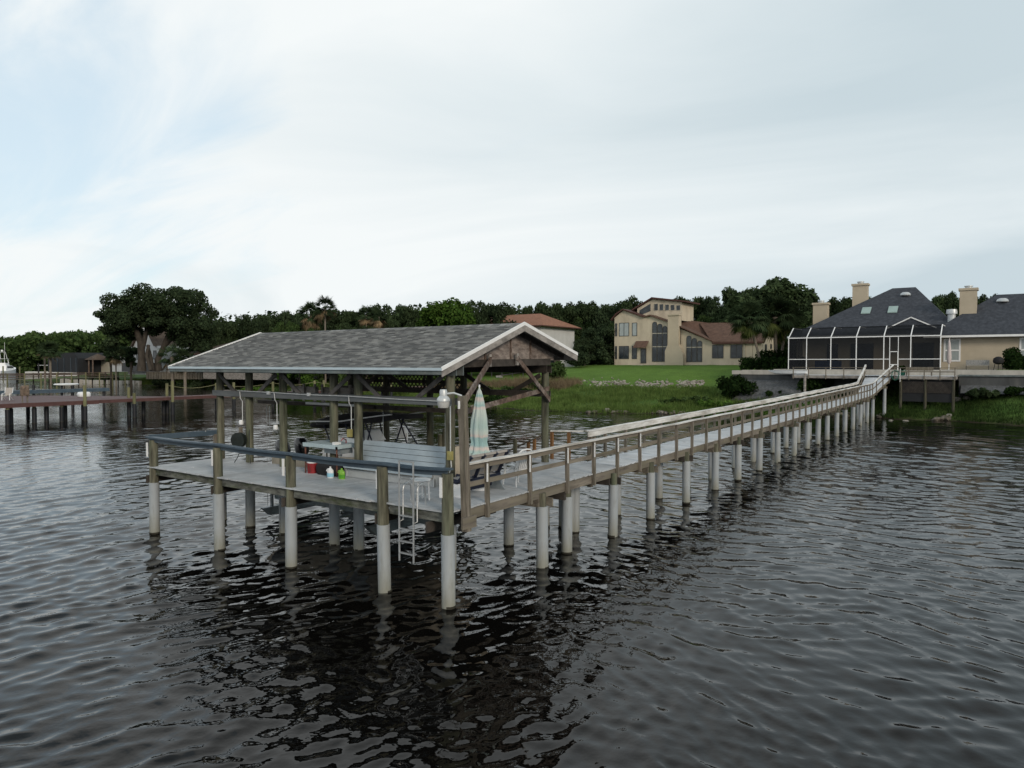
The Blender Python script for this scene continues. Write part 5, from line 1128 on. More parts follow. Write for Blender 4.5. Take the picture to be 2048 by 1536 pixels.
# davit lift left of the sundeck
dv_ = thing('skiff', (68.8,9.0,4.4), 'small white skiff on a lift beside the sundeck, partly behind palms', 'boat')
mb = MB(); loft(mb, [[(68.8+w*c,9.0+t,4.55-h*s) for c,s in ((-1,0),(-.8,.8),(0,1),(.8,.8),(1,0),(0,-.1))] for t,w,h in ((-1.9,.55,.4),(0,.7,.45),(1.4,.5,.4),(2.2,.08,.1))]); mb.build('hull', m_pvcw, dv_, smooth=True)
lp = thing('lift_piling', (65.6,6.7,0), 'tall pale piling with a small lamp left of the sundeck', 'piling')
mb = MB(); mb.tube([(65.6,6.7,-.5),(65.6,6.7,4.25)], .13, 10); mb.build('pole', m_grey, lp, smooth=True); mb = MB(); mb.lathe([(0,0),(.15,.02),(.12,.12),(0,.15)], (65.5,6.6,4.25), 10); mb.build('lamp', m_white, lp)

# ---- white house with orange brown tiles, behind the dock roof
h3 = thing('white_house', (118,72,5), 'white house with orange brown tiled hip roof behind the dock roof', 'house')
mb = MB(); mb.box(114,128,65.5,83,3,13.2); mb.box(112,118,66,72,3,8.6); mb.build('wall', m_whi, h3)
hip(h3, 112.6,129,64.2,84,13.1, 121,70,79,16.1, m_ro, fas=m_rbt); hip(h3, 110.6,119,65.3,72.6,9.7, 114.5,68.0,70.0,11.2, m_ro, fas=m_rbt)
mb = MB(); mb.box(112.5,114,72,83,3,12.2); mb.build('wall', m_whi, h3)
hip(h3, 110.3,118,73.0,84,13.6, 115,76,82,15.3, m_ro, fas=m_rbt); h3.location += Vector((-1.9,2.7,0))
win(h3, 113.98, 69.9, 71.8, 10.2, 12.3, mull=(70.85,)); win(h3, 113.98, 66.1, 66.8, 10.6, 12.3)
dc = thing('dark_cage', (92,63,3.5), 'dark screened pool enclosure seen under the dock roof', 'screen enclosure')
mb = MB(); mb.box(88,98,56.5,72,5.4,6.3); mb.build('screen_mesh', m_tarp, dc)
for y in np.arange(56.5,72.1,2.2): mb = MB(); mb.box(87.9,88.0,y-.05,y+.05,2.5,5.5); mb.build('post', m_frame, dc)
mb = MB(); mb.box(99,101,57,64,3,7.2); tag(mb.build('garden_wall', M('red brick',(.17,.12,.10),.9,.3,4), None, org=(100,60,5)), 'low reddish brick wall beyond the dark screen enclosure', 'wall')
pth = MB(); pp = [(86,60),(90,63),(95,62),(103,58)]
for (a, b) in zip(pp[:-1], pp[1:]): pth.add([(a[0],a[1]-.7,gz(*a)+.12),(a[0],a[1]+.7,gz(*a)+.12),(b[0],b[1]+.7,gz(*b)+.12),(b[0],b[1]-.7,gz(*b)+.12)], [(3,2,1,0)])
tag(pth.build('path', m_conc), 'pale concrete path across the lawn seen under the dock roof', 'path', kind='structure')
# ---- low dark brown roofed house
h4 = thing('brown_roof_house', (84,123,3), 'low house with dark brown hip roof just left of the dock roof', 'house')
mb = MB(); mb.box(76,96,108,131,2,7.0); mb.build('wall', m_grey, h4); hip(h4, 73.5,98,106,134,7.3, 85,116,124,11.4, m_rdk, fas=m_rbt)
# ---- white gabled house behind the big oak
h5 = thing('gabled_house', (84,166,3.5), 'white gabled house half hidden behind the big oak trunks', 'house')
mb = MB(); mb.box(81,93,156,172,2.5,9.5); mb.prism([(81,159,9.5),(81,169,9.5),(81,164,15.2)], (12,0,0)); mb.build('wall', m_whi, h5)
mb = MB(); mb.prism([(80.5,158.2,9.4),(80.5,164,16.0),(80.5,164,15.6),(80.5,158.8,9.4)], (13,0,0)); mb.prism([(80.5,169.8,9.4),(80.5,164,16.0),(80.5,164,15.6),(80.5,169.2,9.4)], (13,0,0)); mb.build('roof', m_rdk, h5)
mb = MB(); mb.box(79.5,81,157,172,3.2,5.4); mb.build('porch', m_frame, h5)
for y0 in (158.4,166.2,170.0): win(h5, 80.98, y0, y0+1.4, 6.2, 8.4, frame=m_frame)
mb = MB(); mb.box(86,92,180,190,3,8.2); wl_ = thing('annex', (88,185,3), 'small building with bright orange roof edge behind the screen enclosures', 'building'); mb.build('wall', m_whi, wl_)
mb = MB(); mb.prism([(84.5,179.5,8.0),(84.5,191,8.0),(92,191,9.6),(92,179.5,9.6)], (0,0,.25)); mb.build('roof', M('orange tiles',(.45,.12,.05),.8,.15,2), wl_)
# ---- dark screen building and gazebo
sc_ = thing('screen_building', (82,204,3), 'long black screened enclosure left of the big oak', 'screen enclosure')
mb = MB(); mb.prism([(80,214,2.8),(80,196,2.8),(80,196,6.6),(80,198,8.2),(80,208,8.2),(80,214,6.8)], (9,0,0)); mb.build('screen_mesh', m_tarp, sc_)
mb = MB()
for y in (212,208,204,200,197): mb.box(79.9,79.98,y-.07,y+.07,2.8,6.8)
mb.build('frame', m_cap, sc_)
gz_ = thing('gazebo', (84,193.5,3), 'small gazebo with red brown hip roof beside the black enclosure', 'gazebo')
hip(gz_, 81.5,87,191.5,196.5,6.2, 84.2,193.8,194.2,7.9, m_rdk, fas=None)
for y in (191.8,194,196.2): mb = MB(); mb.box(81.7,81.95,y-.12,y+.12,2.5,6.6); mb.build('post', m_woodb, gz_)
mb = MB(); mb.box(86,86.2,191,197,2.5,6.0); mb.build('back_wall', m_fcream, gz_)
lsw = thing('seawall', (75,145,2), 'pale timber seawall behind the yellow green marsh', 'seawall')
mb = MB(); n = 30
for i in range(n):
    a = Vector((75.0+9*i/n,152.0-16.5*i/n,0)); b = Vector((75.0+9*(i+1)/n-.05,152.0-16.5*(i+1)/n+.09,0)); mb.beam(a+Vector((0,0,2.45)), b+Vector((0,0,2.45)), .3, 1.6)
mb.build('wall_planks', m_wood, lsw); mb = MB(); mb.beam((75,152,3.33),(84,135.5,3.33),.5,.12); mb.build('cap', m_wood, lsw)
lsw = thing('seawall', (74,185,1), 'cream stained concrete seawall at the water below the far lawn', 'seawall')
mb = MB()
for i in range(22):
    y = 163+i*1.7; x = float(shore(y))+.3; mb.box(x-.3,x+.3,y,y+1.6,-.5,1.0+.05*math.sin(i))
mb.build('wall_panels', m_conc, lsw)

# ---- marina boats far left
def yacht(name, loc, rz, sc, label):
    t = thing(name, (0,0,0), label, 'boat')
    mb = MB(); loft(mb, [[(w*c, y, 1.9*s2+z0) for c,s2,z0 in ((-1,1,h),(-.95,.5,0),(-.8,0,0),(.8,0,0),(.95,.5,0),(1,1,h),(.9,1,h),(-.9,1,h))] for y,w,h in ((-8,2.3,0),(-4,2.6,.0),(0,2.6,.25),(4,2.2,.6),(7,1.1,1.0),(8.5,.1,1.2))]); mb.build('hull', m_white, t, smooth=True)
    mb = MB(); mb.prism([(-1.9,-3,1.9),(-1.9,4.2,2.2),(-1.9,2.2,3.7),(-1.9,-2.4,3.9)], (3.8,0,0)); mb.build('cabin', m_white, t)
    mb = MB(); mb.prism([(-1.93,-2,2.9),(-1.93,2.9,2.9),(-1.93,2.1,3.5),(-1.93,-1.9,3.5)], (3.86,0,0)); mb.build('cabin_window', m_glass, t)
    mb = MB(); mb.prism([(-1.4,-2.2,3.9),(-1.4,1.2,3.8),(-1.4,.6,4.6),(-1.4,-2.0,4.7)], (2.8,0,0)); mb.box(-1.4,1.4,-2.4,.8,6.1,6.2); mb.build('flybridge', m_white, t)
    mb = MB()
    for x in (-1.2,1.2):
        mb.tube([(x,-2.2,3.9),(x*.7,-1.4,8.6)],.07,6); mb.tube([(x,1.2,3.8),(x*.7,-.6,8.6)],.07,6); mb.tube([(x,1.2,3.8),(x,.7,6.1)],.06,6)
    mb.box(-.9,.9,-1.6,-.3,8.5,8.6); mb.lathe([(0,0),(.35,.1),(.35,.5),(0,.7)], (0,-1,8.7), 10); mb.tube([(-.8,-1,8.6),(-.9,-1.2,13)],.05,5); mb.tube([(.8,-1,8.6),(.9,-1.2,12)],.05,5); mb.tube([(-1.6,-2,4),(-4,-6,12)],.05,5); mb.build('tuna_tower', m_white, t)
    t.location = loc; t.rotation_euler = (0,0,rz); t.scale = (sc,)*3; return t
yacht('sport_yacht', (110,327,.0), math.radians(-42), 1.15, 'large white sport fishing yacht with tuna tower in the marina')
b2 = thing('work_boat', (118,303,0), 'long low white boat moored right of the sport yacht', 'boat')
mb = MB(); loft(mb, [[(118+t*.74+w*c*.67, 303-t*.67+w*c*.74, z) for c,z in ((-1,1.9+h),(-.8,.1),(.8,.1),(1,1.9+h),(.85,1.7+h),(-.85,1.7+h))] for t,w,h in ((-9,1.6,.1),(-3,1.9,0),(4,1.7,.3),(9,.2,1.0))]); mb.build('hull', m_whi, b2, smooth=True)
mb = MB(); mb.box(114,121,300,306,4.4,4.55); mb.build('canopy', m_white, b2)
for x, y in ((114.2,300.2),(114.2,305.8),(120.8,300.2),(120.8,305.8)): mb = MB(); mb.box(x-.08,x+.08,y-.08,y+.08,1,4.4); mb.build('canopy_post', m_alu, b2)
for i, (x, y, zt) in enumerate(((108,290,5.2),(113,286,7.0),(118,279,5.0),(100,300,4.2),(123,272,4.5),(104,296,4.0),(127,266,5.5),(98,306,3.6))):
    mb = MB(); mb.tube([(x,y,-1),(x,y,zt)], .25, 8); tag(mb.build('marina_piling', m_lpile if i % 2 else m_dpile, None, smooth=True, org=(x,y,0)), 'tall mooring piling in the far marina', 'piling', 'marina pilings')
md = thing('marina_dock', (105,290,0), 'dark low marina dock in front of the moored yachts', 'dock')
mb = MB(); mb.beam((84,316,1.2),(124,262,1.2),2.2,.5); mb.build('deck', m_woodd, md)
# ------------------------------------------------------------------ trees and shrubs
def at_az(px, d):      # ground position d metres ahead along the heading
    t = (px-1024)/1420.0
    return (CAM.x + d*(math.cos(HEAD)+t*math.sin(HEAD)), CAM.y + d*(math.sin(HEAD)-t*math.cos(HEAD)))
def zt(py, d): return 5.34 + (726-py)*d/1420.0
PROTO = {}
def proto(kind, seed):
    key = (kind, seed)
    if key in PROTO: return PROTO[key]
    W, H = 10.0, 14.0; mt = {'oak': l_oak, 'mid': l_mid, 'dark': l_dark, 'bright': l_bri}[kind]
    rng = np.random.default_rng(seed*7+3); tall = seed % 3
    bl = []
    for q in range(46):
        a = rng.random()*6.28; u = rng.random(); rr = W*.5*(.55+.45*math.sin(math.pi*min(1, .25+.62*u)))*rng.random()**.5
        top_ = 11.6-2.2*(rr/(W*.5))**2*(1+.5*math.sin(3*a+seed)); z = 1.0+u**.75*(top_-1.0)
        bl.append((rr*math.cos(a)*.95, rr*math.sin(a)*.95, z, W*(.10+.07*rng.random())))
    V, F = leaf_cloud(rng, bl, 11000, .26, .78, .5); PROTO[key] = (V, F, bl, mt); return PROTO[key]
MESHC = {}
def place_tree(px, py, d, kind, seed, label, group, wid=None, name='tree'):
    x, y = at_az(px, d); g = gz(x, y)-.3; H = zt(py, d)-g; s = H/12.9; w = wid/10.0 if wid else s*R.uniform(.85,1.15)
    root = thing(name, (x,y,g), label, 'tree', group)
    key = (kind, seed)
    if key not in MESHC:
        V, F, bl, mt = proto(kind, seed); o = npmesh('crown', V, F, mt); rng = np.random.default_rng(seed)
        mb = trunk_mb(rng, 8, .32, [bl[i] for i in rng.choice(len(bl), 7, replace=False)]); t = mb.build('trunk', m_bark, None, smooth=True, org=(0,0,0)); MESHC[key] = (o.data, t.data)
        o.parent = root; t.parent = root
    else:
        cm, tm = MESHC[key]; o = bpy.data.objects.new('crown', cm); t = bpy.data.objects.new('trunk', tm)
        SC.collection.objects.link(o); SC.collection.objects.link(t); o.parent = root; t.parent = root
    root.rotation_euler = (0,0,R.random()*6.28); root.scale = (w, w, s); return root
# skyline from left to right: (px, top py, distance)
GL = 'evergreen oaks of the treeline'
sky_l = [(425,632,165),(452,628,170),(478,624,165),(507,606,160),(533,615,168),(562,610,170),(590,604,165),(622,598,172),(655,606,178),(684,606,170),(705,601,165),(735,599,175),(762,595,172),(795,597,170),(818,594,168),(846,600,176)]
sky_m = [(948,588,150),(970,596,165),(990,588,150),(1018,594,162),(1050,600,170),(1075,592,172),(1098,590,168),(1123,585,165),(1148,590,172),(1172,592,170),(1197,598,176),(1218,587,165),(1240,594,172),(1260,582,160),(1284,592,170),(1310,590,165),(1335,586,165),(1358,581,160),(1378,577,165),(1402,582,168),(1428,580,160),(1448,590,165)]
sky_r = [(1630,594,150),(1655,590,150),(1680,582,150),(1705,578,150),(1735,574,150),(1752,586,155),(1868,578,150),(1890,572,150),(1905,578,155),(1955,582,150),(1978,576,150),(2005,579,155),(2030,577,150),(2060,580,150),(2100,575,150)]
i = 0
for lst, lab in ((sky_l,'dark evergreen oak of the treeline between the big oak and the bright green tree'),(sky_m,'dark evergreen oak of the treeline behind the white and cream houses'),(sky_r,'dark evergreen oak of the treeline behind the charcoal roofed house')):
    for px, py, d in lst:
        place_tree(px, py+2, d, 'oak' if i % 3 else 'dark', i % 4, lab, lab.replace('dark evergreen oak','oaks'), wid=d*R.uniform(54,74)/1420*1.1); i += 1
# lower fill in front of the skyline
for k in range(34):
    px = 430+k*18+R.uniform(-8,8)
    if px < 930: place_tree(px, R.uniform(628,652), R.uniform(138,152) if px > 570 else R.uniform(168,180), R.choice(['mid','dark','oak']), k % 4, 'lower mid green tree filling the wood above the dock roof', 'lower trees above the dock roof', wid=R.uniform(4.5,7))
for k in range(26):
    px = 935+k*20.5+R.uniform(-8,8)
    if px > 1100: place_tree(px, R.uniform(612,640), R.uniform(138,150) if px > 1225 else R.uniform(168,176), R.choice(['mid','mid','dark','oak']), k % 4, 'lower tree filling the wood behind the cream stucco house', 'lower trees behind the stucco house', wid=R.uniform(5,8))
for px, py, d in ((1600,640,112),(1625,650,108),(1575,655,115),(1650,640,116),(1680,630,120)):
    place_tree(px, py, d, 'mid', int(px) % 4, 'olive shrubby tree between the stucco house and the tan house', 'shrubby trees between the two houses', wid=4.6)
place_tree(1535, 541, 125, 'oak', 1, 'tall dark oak standing behind the sabal palms', None, wid=15.5, name='tall_oak')
place_tree(1490, 556, 128, 'oak', 2, 'dark oak joined to the tall oak on its left side', None, wid=10, name='tall_oak')
place_tree(1590, 556, 127, 'dark', 3, 'dark oak joined to the tall oak on its right side', None, wid=10, name='tall_oak')
# bright tree with soft crown, dark cypress like ones
place_tree(885, 586, 132, 'bright', 1, 'bright green bushy tree rising above the dock roof', None, wid=11.5, name='bright_tree')
place_tree(600, 648, 128, 'bright', 2, 'low bright green tree left of the tall palms', None, wid=8, name='bright_tree')
# dark trees between the two houses behind the gable
for px, py, d, w, lb in ((1200,640,118,7,'dark spreading tree left of the cream stucco tower'),(1170,672,116,4,'dark tree in front of the white house wall'),(1222,655,122,6,'dark tree touching the stucco tower')):
    place_tree(px, py, d, 'dark' if px != 1190 else 'oak', int(w) % 4, lb, None, wid=w, name='shade_tree')
for px, py, d, W, H, lb in ((1112,748,100,4.2,3.2,'round mid green bush at the foot of the lawn mound'),(1160,742,112,5,3.2,'dark bush under the shade trees'),(1205,738,116,5,2.6,'dark bush beside the cream stucco tower')):
    x, y = at_az(px, d); bush((x,y,gz(x,y)), W, H, l_mid if px == 1112 else l_dark, px, lb, n=1800, size=.20)
# the big live oak on the left
def big_oak():
    d = 150; x0, y0 = at_az(312, d); g = gz(x0,y0)-.2; root = thing('live_oak', (x0,y0,g), 'huge spreading dark live oak on the left shore', 'tree')
    rx, ry = math.sin(HEAD), -math.cos(HEAD); fx, fy = math.cos(HEAD), math.sin(HEAD); k = d/1420.0; rng = np.random.default_rng(21)
    spec = [(222,612,20),(240,600,20),(262,604,22),(215,640,14),(208,632,10),(232,625,20),(255,628,24),(285,594,22),(312,588,22),(340,585,20),(368,590,20),(392,598,20),(404,615,16),(400,640,20),(300,612,24),(335,606,24),(372,618,24),(395,662,22),(380,650,26),(352,640,20),(415,652,18),(225,660,16),(245,660,22),(262,655,20),(400,690,18),(375,680,22),(350,672,18),(275,650,18),(415,700,16),(330,655,14),(300,650,12),(215,655,10),(300,632,20),(330,628,20),(352,622,20),(318,640,18),(288,640,18),(272,628,20),(335,645,18),(305,660,14),(290,618,20),(273,646,12),(268,662,12),(350,655,20),(385,625,22),(360,690,12),(235,684,14),(228,700,12)]
    bl = []
    for px, py, r in spec:
        for q in range(2):
            dep = rng.uniform(-6,6)*(1 if r > 15 else .4); bl.append(((px-312)*k*rx+dep*fx+rng.normal()*.3, (px-312)*k*ry+dep*fy+rng.normal()*.3, zt(py, d)-g+rng.normal()*.3, r*k*rng.uniform(.75,1.0)))
    V, F = leaf_cloud(rng, bl, 46000, .24, .72, .45); npmesh('crown', V, F, l_dark, parent=root)
    def P(px, py, dep=0): return ((px-312)*k*rx+dep*fx, (px-312)*k*ry+dep*fy, zt(py,d)-g)
    for pts, rr in (([P(283,742),P(284,715),P(282,685),P(272,655),P(250,625)],(.95,.75,.7,.5,.25)),([P(284,700),P(292,670),P(300,640),P(315,605)],(.6,.5,.4,.2)),([P(308,742,2),P(306,720,2),P(318,695,2),P(332,660,2),P(345,620,1)],(.8,.65,.55,.45,.25)),([P(300,742,1),P(297,715,1),P(291,690,1)],(.5,.4,.3)),([P(322,690,2),P(345,672,1),P(372,655,0)],(.45,.35,.2)),([P(312,740,-2),P(303,712,-2),P(308,690,-2)],(.45,.35,.3))):
        mb = MB(); mb.tube(pts, rr, 9); o = mb.build('trunk', m_bark, None, smooth=True, org=(0,0,0)); o.parent = root
big_oak()
for px, py, W, lb in ((402,700,8,'dark oak filling the gap right of the live oak'),(425,672,6,'dark oak above the brown roof end')):
    place_tree(px, py-30, 170, 'dark', 3, lb, None, wid=W, name='shade_tree')
# thin trees left of it
def slim(px, py, d, W, mt, lb, base=None, z0=.5):
    x, y = at_az(px, d); g = gz(x,y); H = zt(py,d)-g; tree('slim_tree', px, (x,y,g), W, H, H*z0, mt, n=2600, size=.30, nb=14, r=.28, label=lb)
slim(222,678,172,5,l_oak,'slim dark tree at the left edge of the live oak')
slim(262,690,165,4,l_dark,'thin tree before the white gabled house')
# ------------------------------------------------------------------ palms
def palm(px, d, pytop, W, label, seed, lean=0.0, dead=.25, nfr=34, r=.16, group=None, basez=None, base_px=None):
    rng = np.random.default_rng(seed); x, y = at_az(px, d); bxp = at_az(base_px if base_px is not None else px, d); g = gz(*bxp) if basez is None else basez
    root = thing('palm_tree', (bxp[0], bxp[1], g), label, 'palm tree', group); H = zt(pytop, d)-g; hc = H-W*.42; dxp = x-bxp[0]; dyp = y-bxp[1]
    mb = MB(); mb.tube([(dxp*t**1.2, dyp*t**1.2, -.3+(hc+.3)*t) for t in np.linspace(0,1,8)], [r*1.25,r,r*.95,r*.9,r*.9,r*.95,r*1.15,r*1.4], 10); t_ = mb.build('trunk', m_pbark, None, smooth=True, org=(0,0,0)); t_.parent = root
    for nm, mt, cnt, e0, e1 in (('fronds', l_palm, int(nfr*(1-dead)), -.55, 1.45), ('dead_fronds', l_dead if d > 100 else l_yel, int(nfr*dead), -1.2, -.35)):
        if cnt < 1: continue
        Vs = []; 
        for i in range(cnt):
            a = rng.random()*6.28; el = rng.uniform(e0, e1); L0 = W*.30*rng.uniform(.8,1.15); fl_ = W*.34*rng.uniform(.8,1.1)
            dirv = np.array([math.cos(a)*math.cos(el), math.sin(a)*math.cos(el), math.sin(el)]); side = np.array([-math.sin(a), math.cos(a), 0]); upv = np.cross(dirv, side)
            o = np.array([dxp,dyp,hc]); tip = o+dirv*L0; Vs += [o+side*.03, o-side*.03, tip-side*.02, tip+side*.02]
            for j in range(15):
                b = (j-7)/7*1.5; q = dirv*math.cos(b)+side*math.sin(b)*.95-np.array([0,0,.28+.25*abs(b)*.5]); q /= np.linalg.norm(q); L_ = fl_*(1-.22*abs(b)/1.5)*rng.uniform(.85,1.1); pr = np.cross(q, upv); pr /= np.linalg.norm(pr)
                m_ = tip+q*L_*.5; e_ = tip+q*L_-np.array([0,0,L_*.22]); w_ = .055*W/3.5
                Vs += [tip, m_+pr*w_, e_, m_-pr*w_]
        V = np.array(Vs); npmesh(nm, V, np.arange(len(V)).reshape(-1,4), mt, parent=root)
palm(1548, 92, 598, 5.6, 'taller sabal palm with thick pale trunk right of the stucco house', 1, dead=.10, nfr=130, r=.27, base_px=1552, basez=4.8)
palm(1497, 90, 607, 4.9, 'leaning sabal palm in front of the stucco house gable', 2, dead=.08, nfr=110, r=.17, base_px=1523, basez=4.8)
palm(1572, 93, 612, 4.6, 'palm with its trunk joined to the taller sabal palm', 12, dead=.1, nfr=90, r=.2, base_px=1560, basez=4.8)
palm(651, 140, 595, 5.0, 'tallest thin palm with dead brown fronds above the dock roof', 3, dead=.35, nfr=60)
palm(622, 142, 607, 5.4, 'palm with brown skirt left of the tallest thin palm', 4, dead=.35, nfr=60)
palm(733, 142, 613, 4.2, 'left palm of the pair above the dock roof', 5, dead=.3, nfr=55)
palm(758, 141, 617, 4.0, 'right palm of the pair above the dock roof', 6, dead=.35, nfr=55)
palm(101, 185, 684, 5.6, 'thick palm left of the black screened enclosure', 7, dead=.08, nfr=70, r=.3)
palm(90, 190, 686, 4.4, 'palm behind the thick palm on the far left lawn', 8, dead=.08, nfr=60, r=.25)
palm(232, 160, 690, 5.0, 'slim palm right of the gazebo', 9, dead=.1, nfr=60)
palm(345, 140, 690, 5.5, 'short palm below the live oak canopy, right side', 10, dead=.1, nfr=34, r=.3)
palm(370, 138, 700, 5.5, 'squat palm before the low brown roofed house', 11, dead=.1, nfr=34, r=.3)
# shrubs and hedges near the houses
x, y = at_az(1474, 80); bush((x,y,gz(x,y)-.1), 5.6, 3.2, l_hedge, 31, 'large dark round bush at the right end of the lawn', n=5200, size=.16)
for px, d, W, D, H, lb in ((1545,86,7.5,2.2,1.55,'long clipped dark hedge under the sabal palms'),(1560,91,5.5,2.0,2.6,'taller dark hedge block behind the palm trunks')):
    x, y = at_az(px, d); o = bush((x,y,4.55), W, H, l_hedge, px, lb, n=4200, size=.13, D=D, boxy=True, name='hedge', cat='hedge'); o.rotation_euler = (0,0,math.radians(-78))
x, y = at_az(1503, 90); bush((x,y,4.7), 2.6, 1.7, l_hedge, 33, 'small round clipped bush left of the palm trunks', n=1500, size=.13)
for x, y, z, W, H, lb in ((67.6,6.6,3.2,2.6,2.0,'dark fan palm shrub in front of the sundeck'),(69.2,5.4,3.6,1.8,1.4,'small dark shrub at the sundeck edge')):
    bush((x,y,z-.8), W, H, l_hedge, int(x), lb, n=1500, size=.16)
o = bush((76.0,-13.4,G2), 5.6, 1.5, l_hedge, 41, 'long dark hedge against the tan house at the right edge', n=4200, size=.11, D=1.6, boxy=True, name='hedge', cat='hedge'); o.rotation_euler = (0,0,math.radians(90))
bush((75.4,-10.9,G2), 1.7, 2.3, l_hedge, 42, 'tall square clipped dark bush on the right patio', n=2600, size=.10, D=1.7, boxy=True)
mb = MB(); mb.box(72.5,76,-26,-9.6,G2,G2+.02); tag(mb.build('lawn_strip', m_conc if False else bpy.data.materials['grass ground']), 'narrow lawn strip in front of the tan house', 'lawn', kind='structure')
for px, d, W, H, mt, s_ in ((940,88,4,1.8,l_mid,1),(985,86,5,1.6,l_hedge,2),(1010,92,4,1.7,l_mid,3),(1045,90,5,1.6,l_hedge,4),(1075,94,4,2.0,l_mid,5),(960,96,5,1.6,l_yel,6)):
    x, y = at_az(px, d); bush((x,y,gz(x,y)-.1), W, H, mt, 50+s_, 'wild green shrub above the marsh seen under the dock roof', n=1500, size=.17, group='wild shrubs behind the marsh')
for px, d, W, H, mt, s_ in ((1395,79,5,1.0,l_mid,1),(1430,76,5,1.1,l_bri,2),(1460,75,4,.9,l_mid,3),(1345,80,4,.8,l_mid,4),(1500,73,3.5,.9,l_mid,5),(1540,71,3,.8,l_bri,6),(1330,77,4,.7,l_bri,7)):
    x, y = at_az(px, d); bush((x,y,gz(x,y)-.1), W, H, mt, 60+s_, 'low wild marsh shrub between the lawn and the walkway', n=1300, size=.14, group='wild marsh shrubs beside the walkway')
for px, d, W, H, mt, s_ in ((560,118,7,1.6,l_mid,1),(610,115,6,1.5,l_bri,2),(470,128,6,1.8,l_mid,3),(500,135,7,1.6,l_bri,4)):
    x, y = at_az(px, d); bush((x,y,gz(x,y)-.1), W, H, mt, 70+s_, 'green shrub on the bank glimpsed between the roof posts', n=1200, size=.22, group='shrubs on the bank behind the roof posts')
for px, d, W, H, s_ in ((215,188,7,2.2,2),(330,166,8,2.4,3),(385,160,8,2.6,4),(190,197,7,2.6,6)):
    x, y = at_az(px, d); bush((x,y,gz(x,y)-.1), W, H, l_dark, 80+s_, 'dark understorey shrub below the live oak and enclosures', n=1500, size=.28, group='understorey shrubs on the left shore')
# far woods on the left: one mass
def far_woods():
    rng = np.random.default_rng(77); V_ = []; 
    pts = [(-260,688),(-180,684),(-110,678),(-60,675),(-20,673),(0,672),(20,671),(40,669),(62,659),(75,664),(95,667),(112,661),(128,665),(145,660),(160,668),(175,661),(195,660),(220,655),(260,650),(330,650),(400,646)]
    bl = []
    for px in np.arange(-260,420,7.5):
        py = np.interp(px, [p[0] for p in pts], [p[1] for p in pts]); d = rng.uniform(330,400); x, y = at_az(px, d); top = zt(py+rng.uniform(0,5), d); 
        for z in np.arange(1.5, top-1, 3.2): bl.append((x+rng.normal()*4, y+rng.normal()*4, min(z+rng.normal(), top-3), 3.6))
        bl.append((x, y, top-3.2, 3.4))
    V, F = leaf_cloud(rng, bl, 60000, .85, .85, .5); o = npmesh('far_woods', V, F, l_mid); tag(o, 'distant dark woods behind the marina on the left', 'woods', kind='stuff')
    # wood interior and right hand backdrop behind the first rows
    bl = []
    for px in np.arange(395,2200,9):
        d = rng.uniform(178,205); x, y = at_az(px, d)
        for z in np.arange(6, min(5.34+(726-(600 if px > 690 else 612))*d/1420-3.6, 23), 2.6): bl.append((x+rng.normal()*2, y+rng.normal()*2, z, 3.0))
    V, F = leaf_cloud(rng, bl, 50000, .6, .85, .4); o = npmesh('deep_woods', V, F, l_dark); tag(o, 'deep dark woods behind the front treeline', 'woods', kind='stuff')
far_woods()
# ------------------------------------------------------------------ rocks
def rock_mesh(mb, c, s, rg):
    u = [(-1,-1),(1,-1),(1,1),(-1,1)]; vs = []; n = 7
    for z, q in ((-.6,.8),(-.1,1.05),(.35,.85),(.6,.45)):
        for k in range(n):
            a = 6.283*k/n+z; r = s*q*rg.uniform(.75,1.2); vs.append((c[0]+r*math.cos(a)*1.15, c[1]+r*math.sin(a), c[2]+z*s*rg.uniform(.8,1.1)))
    fs = [(i*n+k, i*n+(k+1)%n, (i+1)*n+(k+1)%n, (i+1)*n+k) for i in range(3) for k in range(n)]+[tuple(3*n+k for k in range(n))]
    mb.add(vs, fs)
rg = random.Random(3); mb = MB()
for i in range(820):
    px = rg.uniform(1085,1408); want = 768+rg.gauss(0,3.6)+1.6*math.sin(px*.03); d = min(np.arange(80,97,.4), key=lambda q: abs(726+(5.34-gz(*at_az(px,q)))*1420/q-want))+rg.uniform(-.2,.2)
    if rg.random() < .45*(1+math.sin(px*.11+1)*math.sin(px*.031)): continue
    x, y = at_az(px, d); rock_mesh(mb, (x,y,gz(x,y)+.05), .08+.20*rg.random()**1.8, rg)
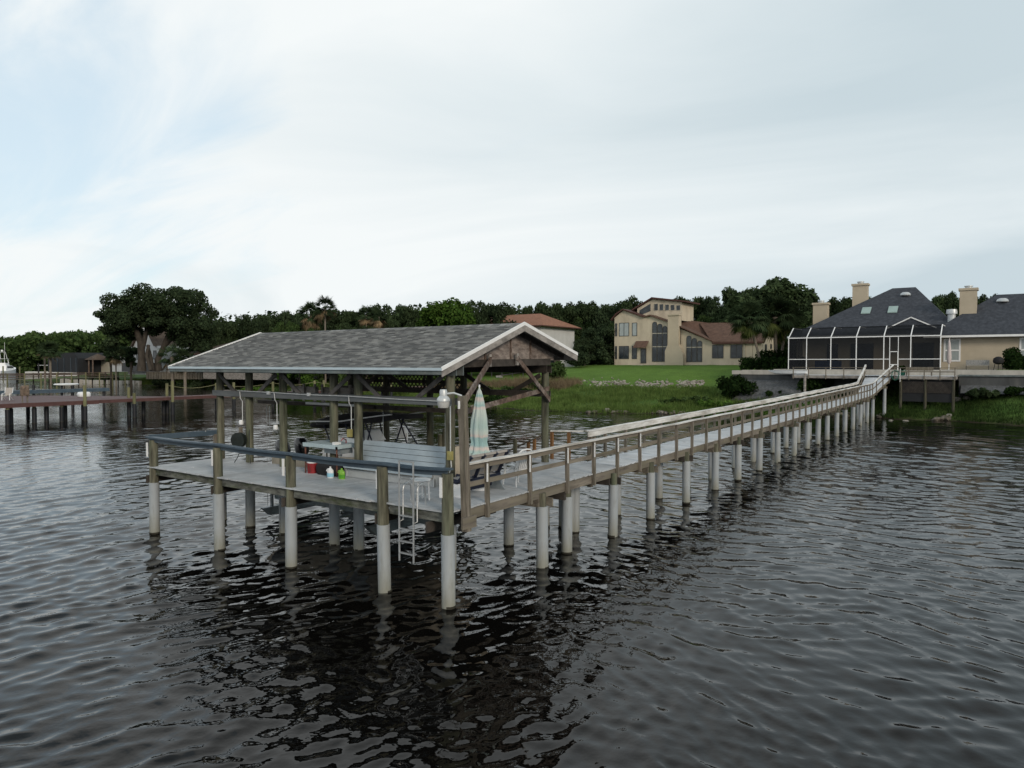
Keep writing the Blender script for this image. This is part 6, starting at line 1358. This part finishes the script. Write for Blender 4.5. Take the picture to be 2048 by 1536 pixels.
tag(mb.build('riprap', m_rock), 'band of pale broken riprap at the foot of the lawn', 'rocks', kind='stuff')
mb = MB()
for i in range(420):
    y = rg.uniform(8,56) if i < 260 else rg.uniform(-16,8); x = float(shore(y))+rg.uniform(.1,1.1)
    if math.sin(y*.8)+math.sin(y*.31+1) < .2: continue
    rock_mesh(mb, (x,y,gz(x,y)+.08), rg.uniform(.10,.28), rg)
tag(mb.build('bank_rubble', m_rock2), 'dark rubble along the water edge of the marsh', 'rocks', kind='stuff')
bank = [(1783,798,66,.34,'pale boulder under the sundeck, left of the pair'),(1812,797,65.5,.38,'pale pointed boulder under the sundeck, right of the pair'),(1915,785,69,.42,'white boulder right of the sundeck end'),(1935,790,68.5,.38,'flat white boulder right of the sundeck end'),(1925,778,70,.3,'small white boulder against the seawall'),(1765,828,64,.30,'grey rock at the waterline near the last piles'),(1800,830,63.5,.24,'small grey rock at the waterline'),(2023,803,66,.25,'lone white rock on the grass at the right edge'),(1900,803,66.5,.30,'flat pale rock on the grass below the sundeck corner'),(1690,810,72,.35,'pale rock behind the far walkway piles'),(1495,780,77,.3,'pale rock behind the near railing'),(1460,818,72,.35,'pale rock on the marsh behind the railing'),(1215,805,76,.4,'flat pale rock on the marsh bank')]
for k, (px, py, d, s, lb) in enumerate(bank):
    x, y = at_az(px, d); mb = MB(); rock_mesh(mb, (x,y,gz(x,y)+s*.25), s, random.Random(k)); tag(mb.build('boulder', m_rock, None, org=(x,y,gz(x,y))), lb, 'rock', 'boulders on the bank')
for k, (x, y, z, W, H) in enumerate(((68.2,-8.6,2.2,3.2,1.0),(68.4,-12.0,2.2,4.0,1.3),(68.0,-15.6,2.1,4.2,1.2),(67.4,10.2,1.8,2.4,.9),(67.8,13.2,2.0,2.6,1.1),(66.6,3.4,1.9,2.6,1.4),(68.3,1.9,2.6,2.2,1.3))):
    bush((x,y,z), W, H, l_hedge if k % 2 else l_oak, 90+k, 'low dark shrub growing at the foot of the grey seawall', n=1500, size=.15, group='low shrubs along the seawall foot')
